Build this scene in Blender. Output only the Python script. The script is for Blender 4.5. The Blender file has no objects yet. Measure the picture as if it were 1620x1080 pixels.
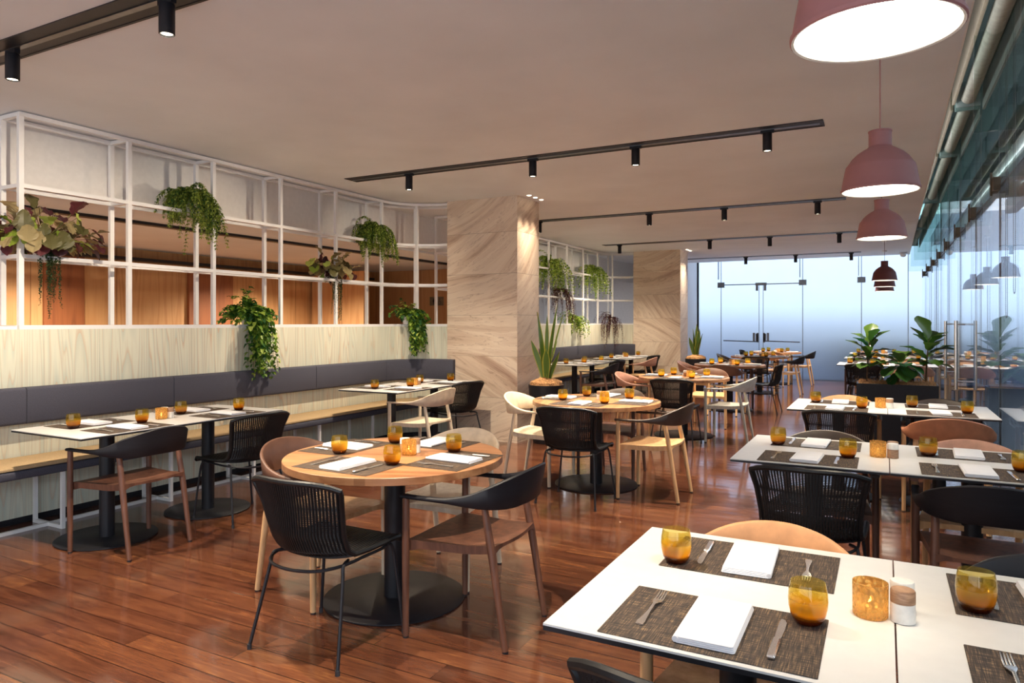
import bpy, math, random
from mathutils import Vector, Matrix
R = random.Random(7)
PI = math.pi
SC = bpy.context.scene
COL = SC.collection

# ------------------------------------------------------------------ camera
cam_d = bpy.data.cameras.new('camera')
cam = bpy.data.objects.new('camera', cam_d); COL.objects.link(cam)
cam_d.sensor_width = 36; cam_d.lens = 1113 / 1620 * 36
cam_d.shift_y = -30 / 1620
cam_d.clip_start = 0.05; cam_d.clip_end = 200
cam.location = (0, 0, 1.45)
cam.rotation_euler = (PI / 2, 0, math.radians(27.9))
SC.camera = cam
SC.view_settings.view_transform = 'Standard'
SC.view_settings.look = 'None'
SC.view_settings.gamma = 1
SC.view_settings.use_curve_mapping = False
SC.view_settings.exposure = 0.32
# ------------------------------------------------------------------ sky
world = bpy.data.worlds.new('sky'); SC.world = world; world.use_nodes = True
wn = world.node_tree; wn.nodes.clear()
wo = wn.nodes.new('ShaderNodeOutputWorld'); wb = wn.nodes.new('ShaderNodeBackground')
wb.inputs[0].default_value = (0.72, 0.80, .95, 1); wb.inputs[1].default_value = 2.65
wn.links.new(wb.outputs[0], wo.inputs[0])

SC.cycles.transparent_max_bounces = 20
H = 2.98          # ceiling
WARM = (1.0, 0.84, 0.64)
# added cool area fills, behind the camera and inside the side glass 
for nm_, loc_, rot_, sx_, sy_, e_, c_ in (('fill_rear', (-3.2, -3.85, 1.55), (PI / 2, 0, 0), 7.0, 2.5, 90, (.90, .94, 1.0)), ('fill_side', (.74, -1.9, 1.5), (PI / 2, 0, PI / 2), 3.6, 2.4, 80, (.76, .86, 1.0))):
    l_ = bpy.data.lights.new(nm_, 'AREA'); l_.shape = 'RECTANGLE'; l_.size = sx_; l_.size_y = sy_; l_.energy = e_; l_.color = c_
    o_ = bpy.data.objects.new(nm_, l_); COL.objects.link(o_); o_.location = loc_; o_.rotation_euler = rot_

# ------------------------------------------------------------------ materials
def newmat(name):
    m = bpy.data.materials.new(name); m.use_nodes = True
    nt = m.node_tree
    return m, nt, nt.nodes['Principled BSDF']
def nd(nt, t, **kw):
    n = nt.nodes.new(t)
    for k, v in kw.items():
        if k.startswith('i_'): n.inputs[k[2:].replace('_', ' ')].default_value = v
        else: setattr(n, k, v)
    return n
def simple(name, col, rough=.5, metal=0, noise=0.06, scale=20, bump=0, bscale=200, spec=.5, coat=0, stretch=None):
    m, nt, b = newmat(name)
    b.inputs['Roughness'].default_value = rough; b.inputs['Metallic'].default_value = metal
    b.inputs['Specular IOR Level'].default_value = spec
    b.inputs['Coat Weight'].default_value = coat
    tc = nd(nt, 'ShaderNodeTexCoord')
    vec = tc.outputs['Object']
    if stretch:
        mp = nd(nt, 'ShaderNodeMapping'); mp.inputs['Scale'].default_value = stretch
        nt.links.new(vec, mp.inputs[0]); vec = mp.outputs[0]
    n = nd(nt, 'ShaderNodeTexNoise', i_Scale=scale, i_Detail=4.0)
    nt.links.new(vec, n.inputs['Vector'])
    cr = nd(nt, 'ShaderNodeValToRGB')
    lo = tuple(c * (1 - noise * 2.2) for c in col); hi = tuple(min(1, c * (1 + noise * 2.2)) for c in col)
    cr.color_ramp.elements[0].position = .3; cr.color_ramp.elements[1].position = .7
    cr.color_ramp.elements[0].color = (*lo, 1); cr.color_ramp.elements[1].color = (*hi, 1)
    nt.links.new(n.outputs['Fac'], cr.inputs[0]); nt.links.new(cr.outputs[0], b.inputs['Base Color'])
    if bump:
        n2 = nd(nt, 'ShaderNodeTexNoise', i_Scale=bscale, i_Detail=2.0)
        nt.links.new(vec, n2.inputs['Vector'])
        bp = nd(nt, 'ShaderNodeBump', i_Strength=bump, i_Distance=.002)
        nt.links.new(n2.outputs['Fac'], bp.inputs['Height']); nt.links.new(bp.outputs[0], b.inputs['Normal'])
    return m
def srgb(r, g, b):
    f = lambda c: ((c / 255 + .055) / 1.055) ** 2.4 if c > 10 else c / 255 / 12.92
    return (f(r), f(g), f(b))
def wood(name, dark, light, rough=.45, stretch=(3, 3, .5), scale=9, coord='Object'):
    m, nt, b = newmat(name); b.inputs['Roughness'].default_value = rough
    tc = nd(nt, 'ShaderNodeTexCoord'); mp = nd(nt, 'ShaderNodeMapping'); mp.inputs['Scale'].default_value = stretch
    nt.links.new(tc.outputs[coord], mp.inputs[0])
    n = nd(nt, 'ShaderNodeTexNoise', i_Scale=scale, i_Detail=6.0, i_Distortion=.6)
    nt.links.new(mp.outputs[0], n.inputs['Vector'])
    cr = nd(nt, 'ShaderNodeValToRGB'); e = cr.color_ramp.elements
    e[0].position = .32; e[1].position = .68; e[0].color = (*dark, 1); e[1].color = (*light, 1)
    nt.links.new(n.outputs['Fac'], cr.inputs[0]); nt.links.new(cr.outputs[0], b.inputs['Base Color'])
    return m
def math_(nt, op, a, b=None, c=None):
    n = nd(nt, 'ShaderNodeMath', operation=op)
    for i, v in enumerate((a, b, c)):
        if v is None: continue
        if isinstance(v, (int, float)): n.inputs[i].default_value = v
        else: nt.links.new(v, n.inputs[i])
    return n.outputs[0]
def ramp(nt, fac, stops):
    cr = nd(nt, 'ShaderNodeValToRGB'); el = cr.color_ramp.elements
    while len(el) < len(stops): el.new(.5)
    for e, (p, c) in zip(el, stops): e.position = p; e.color = (*c, 1)
    nt.links.new(fac, cr.inputs[0]); return cr.outputs[0]
def mixc(nt, fac, a, b, mode='MIX'):
    n = nd(nt, 'ShaderNodeMix', data_type='RGBA', blend_type=mode)
    if isinstance(fac, (int, float)): n.inputs['Factor'].default_value = fac
    else: nt.links.new(fac, n.inputs['Factor'])
    for i, v in ((6, a), (7, b)):
        if isinstance(v, tuple): n.inputs[i].default_value = (*v, 1)
        else: nt.links.new(v, n.inputs[i])
    return n.outputs[2]

MT = {}
MT['black'] = simple('black_powder_coat', (.013, .013, .017), .45, spec=.4, bump=.05)
MT['blackband'] = simple('black_stained_wood', (.011, .011, .015), .5, spec=.35, stretch=(1, 1, 8), scale=10)
MT['darkrubber'] = simple('dark_rubber', (.03, .03, .034), .6)
MT['wicker'] = simple('black_wicker', (.009, .009, .010), .42, spec=.35)
MT['white_metal'] = simple('white_powder_coat', (.84, .83, .82), .4, noise=.005)
MT['white_paint'] = simple('white_paint', (.80, .78, .76), .85, noise=.015)
MT['ceiling'] = simple('ceiling_paint', (.765, .785, .815), .9, noise=.02, scale=1.5)
MT['lam'] = simple('white_laminate', (.73, .715, .69), .32, noise=.01)
MT['oak'] = wood('oak', srgb(196, 150, 104), srgb(222, 182, 134))
MT['palewood'] = wood('bleached_wood', srgb(205, 186, 160), srgb(226, 210, 186))
MT['walnut'] = wood('walnut', srgb(80, 50, 38), srgb(116, 76, 58))
MT['darkwalnut'] = wood('dark_walnut', srgb(70, 46, 38), srgb(100, 70, 58))
MT['greywood'] = wood('grey_limed_wood', srgb(176, 172, 160), srgb(205, 200, 186))
MT['tabletop'] = wood('table_oak', srgb(146, 98, 64), srgb(196, 146, 102), .38, (1, .12, 1), 16)
_nt = MT['tabletop'].node_tree; _b = _nt.nodes['Principled BSDF']; _src = _b.inputs['Base Color'].links[0].from_socket
_tc = nd(_nt, 'ShaderNodeTexCoord'); _sp = nd(_nt, 'ShaderNodeSeparateXYZ'); _nt.links.new(_tc.outputs['Object'], _sp.inputs[0])
_q = math_(_nt, 'DIVIDE', _sp.outputs[0], .095); _w = nd(_nt, 'ShaderNodeTexWhiteNoise', noise_dimensions='1D'); _nt.links.new(math_(_nt, 'FLOOR', _q), _w.inputs['W'])
_c = mixc(_nt, math_(_nt, 'MULTIPLY', _w.outputs['Value'], .45), _src, srgb(140, 84, 54))
_c = mixc(_nt, math_(_nt, 'MULTIPLY', math_(_nt, 'LESS_THAN', math_(_nt, 'FRACT', _q), .012), .4), _c, srgb(90, 50, 28)); _nt.links.new(_c, _b.inputs['Base Color'])
MT['cream'] = simple('cream_band', srgb(232, 212, 180), .5)
MT['beige'] = simple('beige_band', srgb(204, 184, 160), .5)
MT['greyband'] = simple('pale_grey_band', srgb(196, 194, 184), .5)
MT['brown'] = simple('brown_band', srgb(96, 66, 52), .45)
MT['darkbrown'] = simple('dark_brown_band', srgb(66, 52, 44), .45)
MT['tan'] = simple('tan_band', srgb(206, 150, 104), .5)
MT['terracotta'] = simple('terracotta_band', srgb(170, 112, 82), .5)
MT['pinkbrown'] = simple('pinkish_brown_band', srgb(182, 134, 112), .5)
MT['napkin'] = simple('white_linen', (.80, .80, .83), .9, noise=.01, bump=.15, bscale=600)
MT['steel'] = simple('polished_steel', (.92, .91, .89), .24, metal=.92, noise=.01)
MT['darksteel'] = simple('dark_steel', (.22, .23, .24), .35, metal=1, noise=.05)
MT['fabric'] = simple('charcoal_fabric', srgb(76, 76, 88), .95, noise=.16, scale=260, bump=.4, bscale=500)
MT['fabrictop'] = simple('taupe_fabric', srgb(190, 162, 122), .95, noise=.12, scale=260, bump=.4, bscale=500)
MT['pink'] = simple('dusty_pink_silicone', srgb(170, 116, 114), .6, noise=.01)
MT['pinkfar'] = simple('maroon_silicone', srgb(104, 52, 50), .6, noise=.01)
MT['ceramic'] = simple('white_ceramic', (.78, .76, .72), .3)
MT['marble'] = simple('white_marble', (.80, .78, .73), .3, noise=.05, scale=40)
MT['soil'] = simple('coconut_fibre', srgb(186, 138, 92), .95, noise=.3, scale=60, bump=.8, bscale=80)
MT['bark'] = simple('bark', srgb(96, 72, 52), .9, noise=.2, scale=50)
MT['slate'] = simple('dark_decking', (.03, .034, .042), .35, noise=.1, scale=8)
MT['extgrey'] = simple('exterior_grey', (.10, .115, .125), .6)
MT['greengrey'] = simple('green_grey_metal', (.27, .32, .30), .45)
MT['beigeblind'] = simple('beige_blind_fabric', (.34, .31, .25), .8)
MT['brownbox'] = simple('brown_box', (.10, .07, .04), .6)
MT['kitchengrey'] = simple('grey_panel', srgb(150, 146, 150), .6)
MT['wax'] = simple('candle_wax', (.85, .8, .7), .5)
MT['hedge'] = simple('dark_hedge', (.03, .05, .045), .9, noise=.3, scale=5)
MT['extground'] = simple('exterior_ground', (.08, .12, .30), .9)

def leafmat(name, c1, c2, rough=.42):
    m, nt, b = newmat(name); b.inputs['Roughness'].default_value = rough
    g = nd(nt, 'ShaderNodeNewGeometry')
    col = ramp(nt, g.outputs['Random Per Island'], [(0, c1), (1, c2)])
    nt.links.new(col, b.inputs['Base Color'])
    tr = nd(nt, 'ShaderNodeBsdfTranslucent'); nt.links.new(col, tr.inputs[0])
    mx = nd(nt, 'ShaderNodeMixShader'); mx.inputs[0].default_value = .3
    out = nt.nodes['Material Output']
    nt.links.new(b.outputs[0], mx.inputs[1]); nt.links.new(tr.outputs[0], mx.inputs[2]); nt.links.new(mx.outputs[0], out.inputs[0])
    return m
MT['fern'] = leafmat('fern_leaf', srgb(60, 92, 26), srgb(172, 190, 84))
MT['pothos'] = leafmat('pothos_leaf', srgb(30, 84, 24), srgb(126, 160, 52))
MT['deepgreen'] = leafmat('deep_green_leaf', srgb(24, 64, 34), srgb(64, 116, 54))
MT['lime'] = leafmat('lime_leaf', srgb(130, 160, 44), srgb(206, 222, 110))
MT['burgundy'] = leafmat('burgundy_leaf', srgb(52, 22, 26), srgb(112, 56, 62))
MT['begonia'] = leafmat('begonia_leaf', srgb(84, 84, 44), srgb(186, 166, 120))
MT['string'] = leafmat('string_leaf', srgb(28, 48, 30), srgb(74, 92, 50))
MT['figleaf'] = leafmat('fig_leaf', srgb(22, 78, 42), srgb(96, 130, 44), .3)
MT['sword'] = leafmat('sword_leaf', srgb(40, 100, 62), srgb(120, 140, 50), .35)
MT['swordedge'] = leafmat('sword_leaf_edge', srgb(176, 172, 60), srgb(196, 190, 86), .35)

# glossy hardwood floor, planks run along X
def floor_mat():
    m, nt, b = newmat('glossy_hardwood_planks')
    tc = nd(nt, 'ShaderNodeTexCoord'); sp = nd(nt, 'ShaderNodeSeparateXYZ'); nt.links.new(tc.outputs['Object'], sp.inputs[0])
    x, y = sp.outputs[0], sp.outputs[1]
    side = math_(nt, 'LESS_THAN', x, -4.445)
    row = math_(nt, 'FLOOR', math_(nt, 'DIVIDE', y, .132))
    wn_ = nd(nt, 'ShaderNodeTexWhiteNoise', noise_dimensions='2D'); cb = nd(nt, 'ShaderNodeCombineXYZ')
    nt.links.new(row, cb.inputs[0]); nt.links.new(side, cb.inputs[1]); nt.links.new(cb.outputs[0], wn_.inputs['Vector'])
    xo = math_(nt, 'ADD', math_(nt, 'DIVIDE', x, 1.7), math_(nt, 'MULTIPLY', wn_.outputs['Value'], 7.3))
    colx = math_(nt, 'FLOOR', xo)
    cb2 = nd(nt, 'ShaderNodeCombineXYZ'); nt.links.new(row, cb2.inputs[0]); nt.links.new(colx, cb2.inputs[1])
    w2 = nd(nt, 'ShaderNodeTexWhiteNoise', noise_dimensions='2D'); nt.links.new(cb2.outputs[0], w2.inputs['Vector'])
    tone = w2.outputs['Value']
    cb3 = nd(nt, 'ShaderNodeCombineXYZ')
    nt.links.new(math_(nt, 'ADD', math_(nt, 'MULTIPLY', x, .9), math_(nt, 'MULTIPLY', tone, 31)), cb3.inputs[0])
    nt.links.new(math_(nt, 'MULTIPLY', y, 9), cb3.inputs[1]); nt.links.new(math_(nt, 'MULTIPLY', tone, 17), cb3.inputs[2])
    g = nd(nt, 'ShaderNodeTexNoise', i_Scale=2.6, i_Detail=7.0, i_Roughness=.62, i_Distortion=.9); nt.links.new(cb3.outputs[0], g.inputs['Vector'])
    cb4 = nd(nt, 'ShaderNodeCombineXYZ')
    nt.links.new(math_(nt, 'MULTIPLY', x, 14), cb4.inputs[0]); nt.links.new(math_(nt, 'MULTIPLY', y, 240), cb4.inputs[1])
    g2 = nd(nt, 'ShaderNodeTexNoise', i_Scale=1.0, i_Detail=3.0); nt.links.new(cb4.outputs[0], g2.inputs['Vector'])
    f = math_(nt, 'ADD', math_(nt, 'MULTIPLY', g.outputs['Fac'], .62), math_(nt, 'MULTIPLY', g2.outputs['Fac'], .24))
    f = math_(nt, 'ADD', f, math_(nt, 'MULTIPLY', tone, .16))
    col = ramp(nt, f, [(.28, srgb(50, 27, 19)), (.46, srgb(88, 51, 36)), (.60, srgb(108, 66, 44)), (.78, srgb(150, 100, 60))])
    fy = math_(nt, 'FRACT', math_(nt, 'DIVIDE', y, .132)); fx = math_(nt, 'FRACT', xo)
    gy = math_(nt, 'LESS_THAN', math_(nt, 'MINIMUM', fy, math_(nt, 'SUBTRACT', 1, fy)), .02)
    gx = math_(nt, 'LESS_THAN', fx, .0018)
    gj = math_(nt, 'LESS_THAN', math_(nt, 'ABSOLUTE', math_(nt, 'ADD', x, 4.445)), .004)
    gap = math_(nt, 'MAXIMUM', math_(nt, 'MAXIMUM', gy, gx), gj)
    col = mixc(nt, math_(nt, 'MULTIPLY', gap, .85), col, srgb(24, 10, 6))
    nt.links.new(col, b.inputs['Base Color'])
    b.inputs['Roughness'].default_value = .2
    rn = math_(nt, 'ADD', .07, math_(nt, 'MULTIPLY', g.outputs['Fac'], .10)); nt.links.new(rn, b.inputs['Roughness']); b.inputs['Coat Weight'].default_value = .15; b.inputs['Coat Roughness'].default_value = .05
    hh = math_(nt, 'ADD', math_(nt, 'MULTIPLY', tone, .25), math_(nt, 'MULTIPLY', g.outputs['Fac'], .22))
    cup = math_(nt, 'MULTIPLY', math_(nt, 'ABSOLUTE', math_(nt, 'SUBTRACT', fy, .5)), -.8)
    hh = math_(nt, 'SUBTRACT', math_(nt, 'ADD', hh, cup), math_(nt, 'MULTIPLY', gap, .8))
    bp = nd(nt, 'ShaderNodeBump', i_Strength=.5, i_Distance=.0016); nt.links.new(hh, bp.inputs['Height']); nt.links.new(bp.outputs[0], b.inputs['Normal'])
    b.inputs['Specular IOR Level'].default_value = .5
    return m
MT['floor'] = floor_mat()

# pale limed plywood with cathedral grain, vertical (z) grain; s = horizontal coordinate (x+y)
def ply_mat(name, pale, mid, line, panel=.41, sx=1.0, grain=1.0, rough=.6, gapcol=None, gapw=.006):
    m, nt, b = newmat(name); b.inputs['Roughness'].default_value = rough
    tc = nd(nt, 'ShaderNodeTexCoord'); sp = nd(nt, 'ShaderNodeSeparateXYZ'); nt.links.new(tc.outputs['Object'], sp.inputs[0])
    s = math_(nt, 'ADD', sp.outputs[0], sp.outputs[1]); z = sp.outputs[2]
    pid = math_(nt, 'FLOOR', math_(nt, 'DIVIDE', s, panel))
    w = nd(nt, 'ShaderNodeTexWhiteNoise', noise_dimensions='1D'); nt.links.new(pid, w.inputs['W'])
    off = math_(nt, 'MULTIPLY', w.outputs['Value'], 23)
    cb = nd(nt, 'ShaderNodeCombineXYZ')
    nt.links.new(math_(nt, 'ADD', math_(nt, 'MULTIPLY', s, 4.6 * sx), off), cb.inputs[0]); nt.links.new(math_(nt, 'MULTIPLY', z, .26), cb.inputs[1]); nt.links.new(off, cb.inputs[2])
    n = nd(nt, 'ShaderNodeTexNoise', i_Scale=1.3, i_Detail=1.5, i_Roughness=.45, i_Distortion=.35); nt.links.new(cb.outputs[0], n.inputs['Vector'])
    rings = math_(nt, 'FRACT', math_(nt, 'MULTIPLY', n.outputs['Fac'], 17 * grain))
    cb2 = nd(nt, 'ShaderNodeCombineXYZ'); nt.links.new(math_(nt, 'MULTIPLY', s, 90), cb2.inputs[0]); nt.links.new(math_(nt, 'MULTIPLY', z, 2.2), cb2.inputs[1])
    fi = nd(nt, 'ShaderNodeTexNoise', i_Scale=1.0, i_Detail=3.0); nt.links.new(cb2.outputs[0], fi.inputs['Vector'])
    c = ramp(nt, rings, [(0, line), (.22, pale), (.6, pale), (1, mid)])
    c = mixc(nt, ramp(nt, fi.outputs['Fac'], [(.52, (0, 0, 0)), (.70, (.55, .55, .55))]), c, line)
    c = mixc(nt, math_(nt, 'MULTIPLY', fi.outputs['Fac'], .45), c, mid)
    c = mixc(nt, math_(nt, 'MULTIPLY', w.outputs['Value'], .55), c, mid)
    if gapcol:
        fr = math_(nt, 'FRACT', math_(nt, 'DIVIDE', s, panel))
        c = mixc(nt, math_(nt, 'LESS_THAN', fr, gapw), c, gapcol)
    nt.links.new(c, b.inputs['Base Color'])
    return m
MT['limed'] = ply_mat('limed_pine_panelling', srgb(232, 228, 206), srgb(200, 204, 188), srgb(212, 176, 140), .42, gapcol=srgb(150, 140, 118), gapw=.004)
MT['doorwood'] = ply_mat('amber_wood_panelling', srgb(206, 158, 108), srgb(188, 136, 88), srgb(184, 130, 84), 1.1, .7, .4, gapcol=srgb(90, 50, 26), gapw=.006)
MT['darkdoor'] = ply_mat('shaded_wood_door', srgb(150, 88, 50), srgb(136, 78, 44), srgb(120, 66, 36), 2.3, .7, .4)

def stone_mat():
    m, nt, b = newmat('swirled_sandstone'); b.inputs['Roughness'].default_value = .55
    tc = nd(nt, 'ShaderNodeTexCoord'); sp = nd(nt, 'ShaderNodeSeparateXYZ'); nt.links.new(tc.outputs['Object'], sp.inputs[0])
    s = math_(nt, 'ADD', sp.outputs[0], sp.outputs[1]); z = sp.outputs[2]
    zz = math_(nt, 'DIVIDE', math_(nt, 'SUBTRACT', z, .025), .505)
    row = math_(nt, 'FLOOR', zz)
    geo = nd(nt, 'ShaderNodeNewGeometry'); sn = nd(nt, 'ShaderNodeSeparateXYZ'); nt.links.new(geo.outputs['Normal'], sn.inputs[0])
    fside = math_(nt, 'GREATER_THAN', math_(nt, 'ABSOLUTE', sn.outputs[0]), .5)
    oi = nd(nt, 'ShaderNodeObjectInfo')
    key = math_(nt, 'ADD', math_(nt, 'ADD', row, math_(nt, 'MULTIPLY', fside, 41)), math_(nt, 'MULTIPLY', oi.outputs['Random'], 60))
    w = nd(nt, 'ShaderNodeTexWhiteNoise', noise_dimensions='1D'); nt.links.new(key, w.inputs['W'])
    w2 = nd(nt, 'ShaderNodeTexWhiteNoise', noise_dimensions='1D'); nt.links.new(math_(nt, 'ADD', key, 7.7), w2.inputs['W'])
    sgn = math_(nt, 'SUBTRACT', math_(nt, 'MULTIPLY', math_(nt, 'GREATER_THAN', w2.outputs['Value'], .28), 2), 1)
    ang = math_(nt, 'MULTIPLY', math_(nt, 'ADD', math_(nt, 'MULTIPLY', w.outputs['Value'], .75), .06), sgn)
    ca, sa = math_(nt, 'COSINE', ang), math_(nt, 'SINE', ang)
    u = math_(nt, 'ADD', math_(nt, 'MULTIPLY', s, ca), math_(nt, 'MULTIPLY', z, sa))
    v = math_(nt, 'SUBTRACT', math_(nt, 'MULTIPLY', z, ca), math_(nt, 'MULTIPLY', s, sa))
    v = math_(nt, 'ADD', v, math_(nt, 'MULTIPLY', math_(nt, 'SINE', math_(nt, 'MULTIPLY', u, 1.9)), .16))
    cb = nd(nt, 'ShaderNodeCombineXYZ'); nt.links.new(math_(nt, 'MULTIPLY', u, .35), cb.inputs[0]); nt.links.new(math_(nt, 'MULTIPLY', v, 3.3), cb.inputs[1]); nt.links.new(math_(nt, 'MULTIPLY', w.outputs['Value'], 30), cb.inputs[2])
    n = nd(nt, 'ShaderNodeTexNoise', i_Scale=1.5, i_Detail=5.0, i_Roughness=.6, i_Distortion=.5); nt.links.new(cb.outputs[0], n.inputs['Vector'])
    c = ramp(nt, n.outputs['Fac'], [(.28, srgb(172, 142, 122)), (.40, srgb(212, 188, 164)), (.52, srgb(228, 210, 188)), (.62, srgb(216, 194, 172)), (.76, srgb(184, 156, 136))])
    rings = math_(nt, 'FRACT', math_(nt, 'MULTIPLY', n.outputs['Fac'], 11))
    vein = math_(nt, 'LESS_THAN', rings, .09)
    c = mixc(nt, math_(nt, 'MULTIPLY', vein, .36), c, srgb(140, 104, 84))
    fr = math_(nt, 'FRACT', zz)
    c = mixc(nt, math_(nt, 'MULTIPLY', math_(nt, 'LESS_THAN', fr, .008), .6), c, srgb(110, 84, 66))
    nt.links.new(c, b.inputs['Base Color'])
    return m
MT['stone'] = stone_mat()

def weave_mat():
    m, nt, b = newmat('woven_placemat'); b.inputs['Roughness'].default_value = .75
    tc = nd(nt, 'ShaderNodeTexCoord')
    cols = []
    for sc in ((18, 420, 1), (420, 18, 1)):
        mp = nd(nt, 'ShaderNodeMapping'); mp.inputs['Scale'].default_value = sc
        nt.links.new(tc.outputs['Object'], mp.inputs[0])
        n = nd(nt, 'ShaderNodeTexNoise', i_Scale=1.0, i_Detail=1.0); nt.links.new(mp.outputs[0], n.inputs['Vector']); cols.append(n.outputs['Fac'])
    f = math_(nt, 'MULTIPLY', cols[0], cols[1])
    c = ramp(nt, f, [(.14, srgb(38, 32, 30)), (.30, srgb(78, 64, 54)), (.42, srgb(150, 122, 88))])
    nt.links.new(c, b.inputs['Base Color'])
    return m
MT['mat'] = weave_mat()

def schlick(nt):
    lw = nd(nt, 'ShaderNodeLayerWeight')
    return math_(nt, 'ADD', .04, math_(nt, 'MULTIPLY', math_(nt, 'POWER', lw.outputs['Facing'], 5), .96))
def glass_sheet(name, tint, refl=1.0, base=0.0, rough=0.0):
    m = bpy.data.materials.new(name); m.use_nodes = True; nt = m.node_tree; nt.nodes.clear()
    out = nd(nt, 'ShaderNodeOutputMaterial'); t = nd(nt, 'ShaderNodeBsdfTransparent'); t.inputs[0].default_value = (*tint, 1)
    g = nd(nt, 'ShaderNodeBsdfGlossy'); g.inputs['Roughness'].default_value = rough; g.inputs[0].default_value = (.95, .97, 1, 1)
    fac = math_(nt, 'ADD', math_(nt, 'MULTIPLY', schlick(nt), refl), base)
    mx = nd(nt, 'ShaderNodeMixShader'); nt.links.new(fac, mx.inputs[0]); nt.links.new(t.outputs[0], mx.inputs[1]); nt.links.new(g.outputs[0], mx.inputs[2]); nt.links.new(mx.outputs[0], out.inputs[0])
    return m
MT['clear'] = glass_sheet('clear_glass', (.93, .955, .95), .9)
MT['finglass'] = glass_sheet('green_tinted_glass', (.88, .925, .91), .8)

def frosted_mat():
    m = bpy.data.materials.new('frosted_glass'); m.use_nodes = True; nt = m.node_tree; nt.nodes.clear()
    out = nd(nt, 'ShaderNodeOutputMaterial'); t = nd(nt, 'ShaderNodeBsdfTranslucent'); t.inputs[0].default_value = (.80, .86, .90, 1)
    g = nd(nt, 'ShaderNodeBsdfGlossy'); g.inputs['Roughness'].default_value = .25
    n = nd(nt, 'ShaderNodeTexNoise', i_Scale=3.0); tc = nd(nt, 'ShaderNodeTexCoord'); nt.links.new(tc.outputs['Object'], n.inputs['Vector'])
    c = ramp(nt, n.outputs['Fac'], [(.2, (.78, .85, .90)), (.8, (.80, .86, .905))]); nt.links.new(c, t.inputs[0])
    mx = nd(nt, 'ShaderNodeMixShader'); mx.inputs[0].default_value = .05
    nt.links.new(t.outputs[0], mx.inputs[1]); nt.links.new(g.outputs[0], mx.inputs[2]); nt.links.new(mx.outputs[0], out.inputs[0])
    return m
MT['frosted'] = frosted_mat()

def amber_mat():
    m = bpy.data.materials.new('amber_glass'); m.use_nodes = True; nt = m.node_tree; nt.nodes.clear()
    out = nd(nt, 'ShaderNodeOutputMaterial')
    tc = nd(nt, 'ShaderNodeTexCoord'); sp = nd(nt, 'ShaderNodeSeparateXYZ'); nt.links.new(tc.outputs['Object'], sp.inputs[0])
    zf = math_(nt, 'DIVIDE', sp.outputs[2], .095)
    c = ramp(nt, zf, [(0, (.07, .015, .003)), (.14, (.24, .07, .01)), (.27, (.95, .62, .12)), (.56, (.98, .86, .42)), (.66, (.90, .82, .48)), (1, (.92, .87, .60))])  # bright yellow middle band paints in light glowing through the glass
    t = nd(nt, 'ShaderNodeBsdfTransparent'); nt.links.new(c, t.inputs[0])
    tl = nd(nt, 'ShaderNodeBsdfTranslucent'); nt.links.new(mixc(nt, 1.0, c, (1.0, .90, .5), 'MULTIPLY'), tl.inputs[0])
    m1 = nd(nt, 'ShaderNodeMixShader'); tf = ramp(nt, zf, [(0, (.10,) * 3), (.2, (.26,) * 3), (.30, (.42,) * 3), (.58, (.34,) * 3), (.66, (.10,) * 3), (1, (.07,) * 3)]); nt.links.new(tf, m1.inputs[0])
    nt.links.new(t.outputs[0], m1.inputs[1]); nt.links.new(tl.outputs[0], m1.inputs[2])
    g = nd(nt, 'ShaderNodeBsdfGlossy'); g.inputs['Roughness'].default_value = .03
    m2 = nd(nt, 'ShaderNodeMixShader'); nt.links.new(schlick(nt), m2.inputs[0]); nt.links.new(m1.outputs[0], m2.inputs[1]); nt.links.new(g.outputs[0], m2.inputs[2])
    nt.links.new(m2.outputs[0], out.inputs[0]); return m
MT['amber'] = amber_mat()

def mercury_mat():
    m, nt, b = newmat('speckled_gold_glass'); b.inputs['Roughness'].default_value = .25; b.inputs['Metallic'].default_value = .3
    tc = nd(nt, 'ShaderNodeTexCoord')
    v = nd(nt, 'ShaderNodeTexVoronoi', i_Scale=130.0); nt.links.new(tc.outputs['Object'], v.inputs['Vector'])
    c = ramp(nt, v.outputs['Distance'], [(.1, srgb(255, 232, 170)), (.45, srgb(232, 184, 104)), (.8, srgb(150, 104, 52))]); nt.links.new(c, b.inputs['Base Color'])
    tr = nd(nt, 'ShaderNodeBsdfTransparent'); tr.inputs[0].default_value = (.95, .78, .45, 1)
    mx = nd(nt, 'ShaderNodeMixShader'); nt.links.new(math_(nt, 'MULTIPLY', math_(nt, 'LESS_THAN', v.outputs['Distance'], .5), .6), mx.inputs[0])
    tl = nd(nt, 'ShaderNodeBsdfTranslucent'); tl.inputs[0].default_value = (1, .80, .45, 1); mt = nd(nt, 'ShaderNodeMixShader'); mt.inputs[0].default_value = .45; nt.links.new(b.outputs[0], mt.inputs[1]); nt.links.new(tl.outputs[0], mt.inputs[2])
    nt.links.new(mt.outputs[0], mx.inputs[1]); nt.links.new(tr.outputs[0], mx.inputs[2]); nt.links.new(mx.outputs[0], nt.nodes['Material Output'].inputs[0])
    return m
MT['mercury'] = mercury_mat()
def emit(name, col, s):
    m = bpy.data.materials.new(name); m.use_nodes = True; nt = m.node_tree; nt.nodes.clear()
    out = nd(nt, 'ShaderNodeOutputMaterial'); e = nd(nt, 'ShaderNodeEmission'); e.inputs[0].default_value = (*col, 1); e.inputs[1].default_value = s
    nt.links.new(e.outputs[0], out.inputs[0]); return m
MT['lamp'] = emit('lamp_diffuser', (1, .90, .74), 6)
MT['spotlamp'] = emit('spot_lens', (1, .86, .62), 8)
MT['flame'] = emit('candle_flame', (1, .68, .28), 25)

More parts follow.
